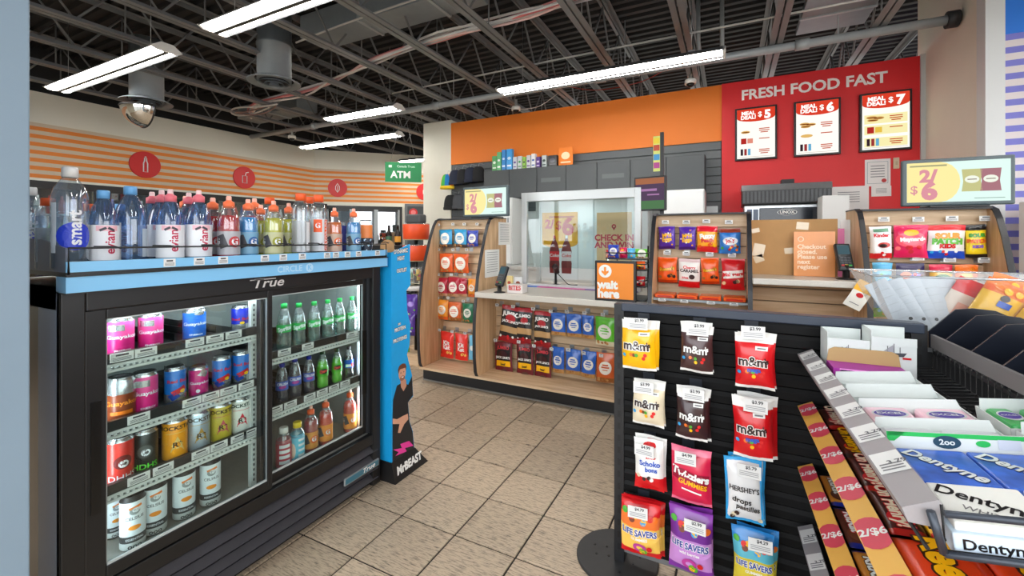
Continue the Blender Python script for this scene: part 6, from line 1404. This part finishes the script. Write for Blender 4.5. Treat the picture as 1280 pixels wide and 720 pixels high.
# oven with extractor on the back counter
ov = thing('oven', 'stainless oven with black slotted extractor hood on the back counter', 'oven', (2.27, 4.2, .942))
obj('body', MB().box(-.39, .39, 0, .55, 0, .765, K((200, 204, 206), .3, .6)), ov, bevel=.01)
obj('door_window', MB().box(-.24, .3, -.02, -.002, .12, .73, K((20, 26, 36), .1)), ov, bevel=.006)
obj('extractor', MB().prism([(-.02, .77), (-.05, .78), (-.05, .92), (.0, .98), (.5, .98), (.5, .77)], 'x', -.41, .41, K((26, 26, 28), .4)), ov)
obj('extractor_top', MB().prism([(-.056, .922), (-.03, .99), (.5, .99), (.5, .97), (.0, .97), (-.045, .922)], 'x', -.415, .415, STEEL), ov)
for k in range(22):
    x = -.40+k*.037; obj('extractor_slot', MB().box(x, x+.02, -.056, -.048, .79, .915, K((70, 72, 74), .4)), ov)
obj('extractor_box', MB().box(-.02, .1, .1, .25, .99, 1.05, BLACKM), ov)
m = MB(); decal(m, ell2d(.09, .035, 24, 1), WHITE, .02, .68, flatY(-.0215)); decal(m, ell2d(.085, .031, 24, 1), K((30, 40, 60), .3), .02, .68, flatY(-.022)); decal(m, text2d('UNOX', .045, .04), WHITE, .02, .68, flatY(-.0225)); obj('maker_badge', m, ov)
for k, x in enumerate((-.36, -.30)): obj('control_panel', MB().box(x, x+.05, -.012, -.002, .5, .72, K((40, 60, 90), .2)), ov)
bgx = boxy('paper_bag_box', 'white carton with crumpled paper beside the oven', 'box', (1028, 1062, 244, 276), 3.9, K((222, 222, 220), .6), .942, .3, None, K((190, 190, 190), .6))
# machines at the far right behind the right rack
cf = thing('drink_machine', 'white drink machine with a round blue ringed dial at far right', 'machine', (4.0, 2.75, 0))
MW = K((226, 228, 226), .35)
obj('cabinet', MB().box(-.35, .6, 0, .6, 0, .9, K((214, 214, 212), .4)), cf, bevel=.008)
obj('body', MB().box(-.32, .5, .05, .55, .9, 1.62, MW), cf, bevel=.01)
obj('dial_ring', MB().lathe([(.13, 0), (.15, .005), (.15, .03), (.13, .035)], K((60, 130, 200), .3), 32).xf(Matrix.Translation((.12, .05, 1.48)) @ Matrix.Rotation(pi/2, 4, 'X')), cf)
obj('dial_lens', MB().lathe([(.128, 0), (.128, .02)], K((160, 160, 158), .2), 32).xf(Matrix.Translation((.12, .05, 1.48)) @ Matrix.Rotation(pi/2, 4, 'X')), cf)
obj('dispense_bay', MB().box(-.02, .4, .02, .05, 1.0, 1.26, K((10, 10, 12), .3)), cf)
for k in range(3): obj('button', MB().box(-.25, -.12, .035, .05, 1.1+k*.12, 1.17+k*.12, K((200, 206, 210), .3)), cf, bevel=.006)
# ================================================================ FAR LEFT OF THE STORE
def icon_sign(label, loc, rz, kind, r=.215):
    t = thing('round_sign', label, 'sign', loc, rz, 'round icon signs on the striped walls')
    obj('disc', MB().lathe([(r, 0), (r, .018), (r-.004, .02)], K((206, 30, 32), .45), 40).xf(Matrix.Rotation(pi/2, 4, 'X')), t)
    S = lambda pts, cl=False: MB().tube([(x*r, -.023, z*r) for x, z in pts], .009, WHITE, 5, cl)
    if kind == 'bottle': m = S([(-.13, -.55), (-.13, .1), (-.07, .28), (-.06, .5), (.06, .5), (.07, .28), (.13, .1), (.13, -.55)], True).tube([(-.05*r, -.023, .58*r), (.05*r, -.023, .58*r)], .009, WHITE, 5); 
    elif kind == 'cup': m = S([(-.2, -.5), (-.2, .15), (.2, .15), (.2, -.5)], True).tube([(.05*r, -.023, .15*r), (.12*r, -.023, .45*r), (.34*r, -.023, .52*r)], .009, WHITE, 5)
    else: m = S([(0, -.5), (-.2, -.2), (-.2, .15), (0, .5), (.2, .15), (.2, -.2)], True).tube([(0, -.023, -.5*r), (0, -.023, .25*r)], .007, WHITE, 5)
    obj('icon', m, t)
p = onX(181, 206, -6.8); icon_sign('red round sign with a bottle icon on the left wall', (-6.798, p.y, p.z), pi/2, 'bottle')
p = onX(305, 222, -6.8); icon_sign('red round sign with a cup and straw icon on the left wall', (-6.798, p.y, p.z), pi/2, 'cup')
DIA = Matrix.Translation((-6.8, 5.5, 0)) @ Matrix.Rotation(pi/4, 4, 'Z')
def dia_s(px):                                    # distance along the 45 degree wall for a pixel column
    v = ray(px, 250); a = (v.x/v.y); s_ = (CAM.x+6.8 + a*(5.5-CAM.y))/(1-a); return s_*math.sqrt(2)
for px, py, k, lab in ((422, 235, 'leaf', 'red round sign with a leaf icon on the angled wall'), (531, 240, 'leaf', 'red round sign cut off by the cream pillar')):
    q = DIA @ Vector((dia_s(px), -.002, 0)); icon_sign(lab, (q.x, q.y, CAM.z+depth((q.x, q.y, 0))*(HOR-py)/FPX), pi/4, k, .21)
# glass door cooler bank along the left wall
WC = thing('wall_cooler', 'bank of black framed glass cooler doors along the left striped wall', 'cooler', (0, 0, 0))
obj('case', MB().box(-6.795, -6.75, -.1, 5.35, 0, 2.08, K((30, 30, 32), .5)).box(-6.75, -6.2, -.1, 5.35, 2.03, 2.08, BLACK).box(-6.75, -6.2, -.1, 5.35, 0, .12, BLACK).box(-6.75, -6.2, -.1, -.06, .12, 2.03, BLACK).box(-6.75, -6.2, 5.31, 5.35, .12, 2.03, BLACK), WC)
for k in range(7):
    y = -.06+k*.767
    d_ = obj('door', MB().box(-6.2, -6.16, y, y+.05, .12, 2.05, BLACK).box(-6.2, -6.16, y+.717, y+.767, .12, 2.05, BLACK).box(-6.2, -6.16, y+.05, y+.717, 1.98, 2.05, BLACK).box(-6.2, -6.16, y+.05, y+.717, .12, .2, BLACK), WC)
    obj('door_glass', MB().box(-6.182, -6.178, y+.05, y+.717, .2, 1.98, GL((236, 242, 242), .08)), d_)
    for z in (.5, .9, 1.3, 1.66): obj('shelf', MB().box(-6.7, -6.24, y+.03, y+.74, z-.02, z, K((190, 192, 194), .4)), WC)
obj('light_tube', MB().tube([(-6.24, -.05, 2.0), (-6.24, 5.3, 2.0)], .012, E((240, 246, 255), 6.0), 6), WC)
bt = [K(c, .35) for c in ((60, 150, 70), (226, 226, 222), (190, 40, 40), (60, 90, 170), (226, 150, 50), (170, 170, 172))]
def mini(c): return shared(('mini_bottle', c.name), lambda: MB().lathe([(.03, 0), (.035, .01), (.035, .14), (.03, .17), (.014, .2), (.014, .24)], c, 12))
for k in range(7):
    for j in range(6):
        y = -.06+k*.767+.09+j*.115
        for z in (1.301, 1.661):
            c = bt[(k*2+j//2+int(z*7)) % 6]
            t = thing('shelf_bottle', 'small %s bottle, %s far-left cooler shelf, %s door, %s in row' % (['green', 'white', 'red', 'blue', 'orange', 'grey'][bt.index(c)], 'upper' if z > 1.5 else 'lower', ORD(k+1), ORD(j+1)), 'bottle', (-6.32, y, z), group='drink bottles in the far left cooler'); obj('bottle', mini(c), t)
# cooler doors and a dark door on the angled wall
s0, s1 = dia_s(428), dia_s(500)
AC_ = thing('reach_in_cooler', 'glass reach-in cooler doors reflecting daylight on the angled wall', 'cooler', (-6.8, 5.5, 0), pi/4)
obj('frame', MB().box(s0-.4, s1+.05, -.06, -.002, 2.0, 2.08, BLACK).box(s0-.4, s0-.34, -.06, -.002, 0, 2.0, BLACK).box(s1-.01, s1+.05, -.06, -.002, 0, 2.0, BLACK), AC_)
n_ = 3; dw = (s1-.01-(s0-.34))/n_
for k in range(n_):
    x = s0-.34+k*dw
    d_ = obj('door', MB().box(x, x+.045, -.055, -.01, .05, 2.0, K((150, 154, 156), .35, .4)).box(x+dw-.045, x+dw, -.055, -.01, .05, 2.0, K((150, 154, 156), .35, .4)).box(x+.045, x+dw-.045, -.055, -.01, 1.95, 2.0, BLACK).box(x+.045, x+dw-.045, -.055, -.01, .05, .12, BLACK), AC_)
    obj('door_glass', MB().box(x+.045, x+dw-.045, -.035, -.03, .12, 1.95, GL((200, 210, 210), .45)), d_)
    obj('inner_panel', MB().box(x+.045, x+dw-.045, -.02, -.012, .12, 1.95, K((176, 180, 178), .5)), d_)
sd = dia_s(506)
DR = MB().box(sd, sd+.06, -.05, -.002, 0, 2.16, K((100, 104, 106), .5)).box(sd+1.0, sd+1.06, -.05, -.002, 0, 2.16, K((100, 104, 106), .5)).box(sd+.06, sd+1.0, -.05, -.002, 2.10, 2.16, K((100, 104, 106), .5)).xf(DIA)
dr = struct('door_1', DR)
obj('door_leaf', MB().box(sd+.06, sd+1.0, -.04, -.01, .01, 2.10, K((64, 68, 72), .45)).xf(DIA), dr); obj('door_handle', MB().box(sd+.12, sd+.15, -.09, -.04, .95, 1.1, STEEL).xf(DIA), dr)
m = MB().lathe([(.10, 0), (.10, .006)], K((196, 36, 40), .4), 24).lathe([(.06, .006), (.06, .008)], K((220, 120, 120), .4), 20).xf(DIA @ Matrix.Translation((sd+.2, -.042, 1.95)) @ Matrix.Rotation(pi/2, 4, 'X')); obj('door_sticker', m, dr)
# green hanging sign
at = thing('atm_sign', 'green hanging ATM sign near the cream pillar', 'sign', (-2.875, 4.0, 2.22), R(38))
m = MB().box(-.28, .28, -.012, .012, 0, .31, K((24, 132, 74), .45)); decal(m, text2d('ATM', .15, .03), WHITE, -.04, .11, flatY(-.0128)); decal(m, text2d('Canada Trust', .05, .01), K((200, 230, 210), .5), .04, .245, flatY(-.0128)); decal(m, rect2d(.05, .04, 1, 1), K((200, 230, 210), .5), -.2, .245, flatY(-.0128)); obj('board', m, at)
for x in (-.2, .2): obj('hanging_wire', MB().tube([(x, 0, .31), (0, 0, 1.155)], .003, STEEL, 5), at)
# floor spinner with tubs and hanging bags beside the left rack
sp = thing('candy_spinner', 'narrow floor spinner with candy tubs and hanging purple bags', 'spinner', (-1.33, 2.42, 0))
obj('base', MB().box(-.17, .17, -.17, .17, 0, .12, WOODH), sp); obj('pole', MB().tube([(0, 0, .12), (0, 0, 1.58)], .02, BLACK, 10), sp)
obj('tray', MB().lathe([(.16, .78), (.165, .80), (.165, .83)], K((216, 216, 214), .4), 24), sp)
obj('top_cap', MB().box(-.1, .1, -.06, .06, 1.5, 1.6, K((70, 72, 74), .5)), sp, bevel=.02)
CL = GL((244, 248, 248), .08, .15); OTUB = K((236, 84, 40), .4)
for i, z in enumerate((1.32, 1.09, .85)):
    tb = obj('tub', MB().lathe([(.12, z), (.14, z+.01), (.145, z+.17), (.14, z+.18)], [K((214, 206, 170), .4), OTUB if i < 2 else CL, CL], 24), sp)
    m = MB(); q = random.Random(i)
    for k in range(40): a = q.uniform(0, 6.28); r = q.uniform(.02, .11); m.lathe([(.004, 0), (.016, .012), (.004, .024)], K([(220, 40, 50), (240, 200, 60), (90, 160, 70), (240, 240, 236)][k % 4], .4), 6, (r*cos(a), r*sin(a))) if False else m.box(r*cos(a)-.014, r*cos(a)+.014, r*sin(a)-.014, r*sin(a)+.014, z+.03+q.uniform(0, .1), z+.055+q.uniform(.02, .11), K([(220, 40, 50), (240, 200, 60), (90, 160, 70), (240, 240, 236)][k % 4], .4))
    obj('wrapped_sweets', m, tb)['kind'] = 'stuff'
BG['violet'] = dict(bands=[(.15, F_((60, 30, 110))), (1, F_((84, 50, 150)))], print=[('e', 0, .6, .3, .2, F_((150, 120, 210))), ('dots', 5, .15, .4, .08, [WH_, GR_])])
BG['greenbag'] = dict(bands=[(1, F_((90, 170, 50)))], print=[('e', 0, .55, .3, .2, F_((200, 226, 120)))])
for lab, k, x, y, z, h in (('purple bag hanging on the spinner, upper left', 'violet', -.07, -.16, .52, .24), ('purple bag hanging on the spinner, upper right', 'violet', .08, -.16, .50, .25), ('purple bag hanging on the spinner, lower', 'violet', .07, -.18, .32, .24), ('green bag hanging lowest on the spinner', 'greenbag', -.02, -.17, .14, .26)):
    place_bag(k, lab, (-1.33+x, 2.42+y, z), .14, h, 'bags hanging on the spinner')
for x, z in ((-.07, .76), (.08, .76), (.07, .57), (-.02, .41)): obj('bag_hook', MB().tube([(x, 0, z-.01), (x, -.17, z-.01)], .003, STEEL, 5), sp)
# small dark display with dark bottles further back
fd = thing('floor_display', 'low black floor display far behind the cooler end', 'display', (-2.55, 3.35, 0))
obj('display_body', MB().box(-.3, .3, -.2, .2, 0, 1.18, BLACKM), fd); obj('display_tray', MB().box(-.32, .32, -.22, .22, 1.18, 1.24, K((30, 30, 32), .4)), fd)
for lab, x, c in (('dark bottle with orange label on the black floor display', .18, (236, 160, 50)), ('dark bottle with green label on the black floor display', .02, (60, 110, 80))):
    t = thing('sauce_bottle', lab, 'bottle', (-2.55+x, 3.3, 1.241)); obj('bottle_body', MB().lathe([(.035, 0), (.042, .01), (.042, .15), (.02, .2), (.016, .25)], K((40, 26, 22), .2), 16), t); obj('label_sleeve', MB().lathe([(.043, .04), (.043, .12)], K(c, .5), 16, caps=False), t); obj('cap', MB().lathe([(.018, .25), (.018, .275)], BLACK, 12), t)
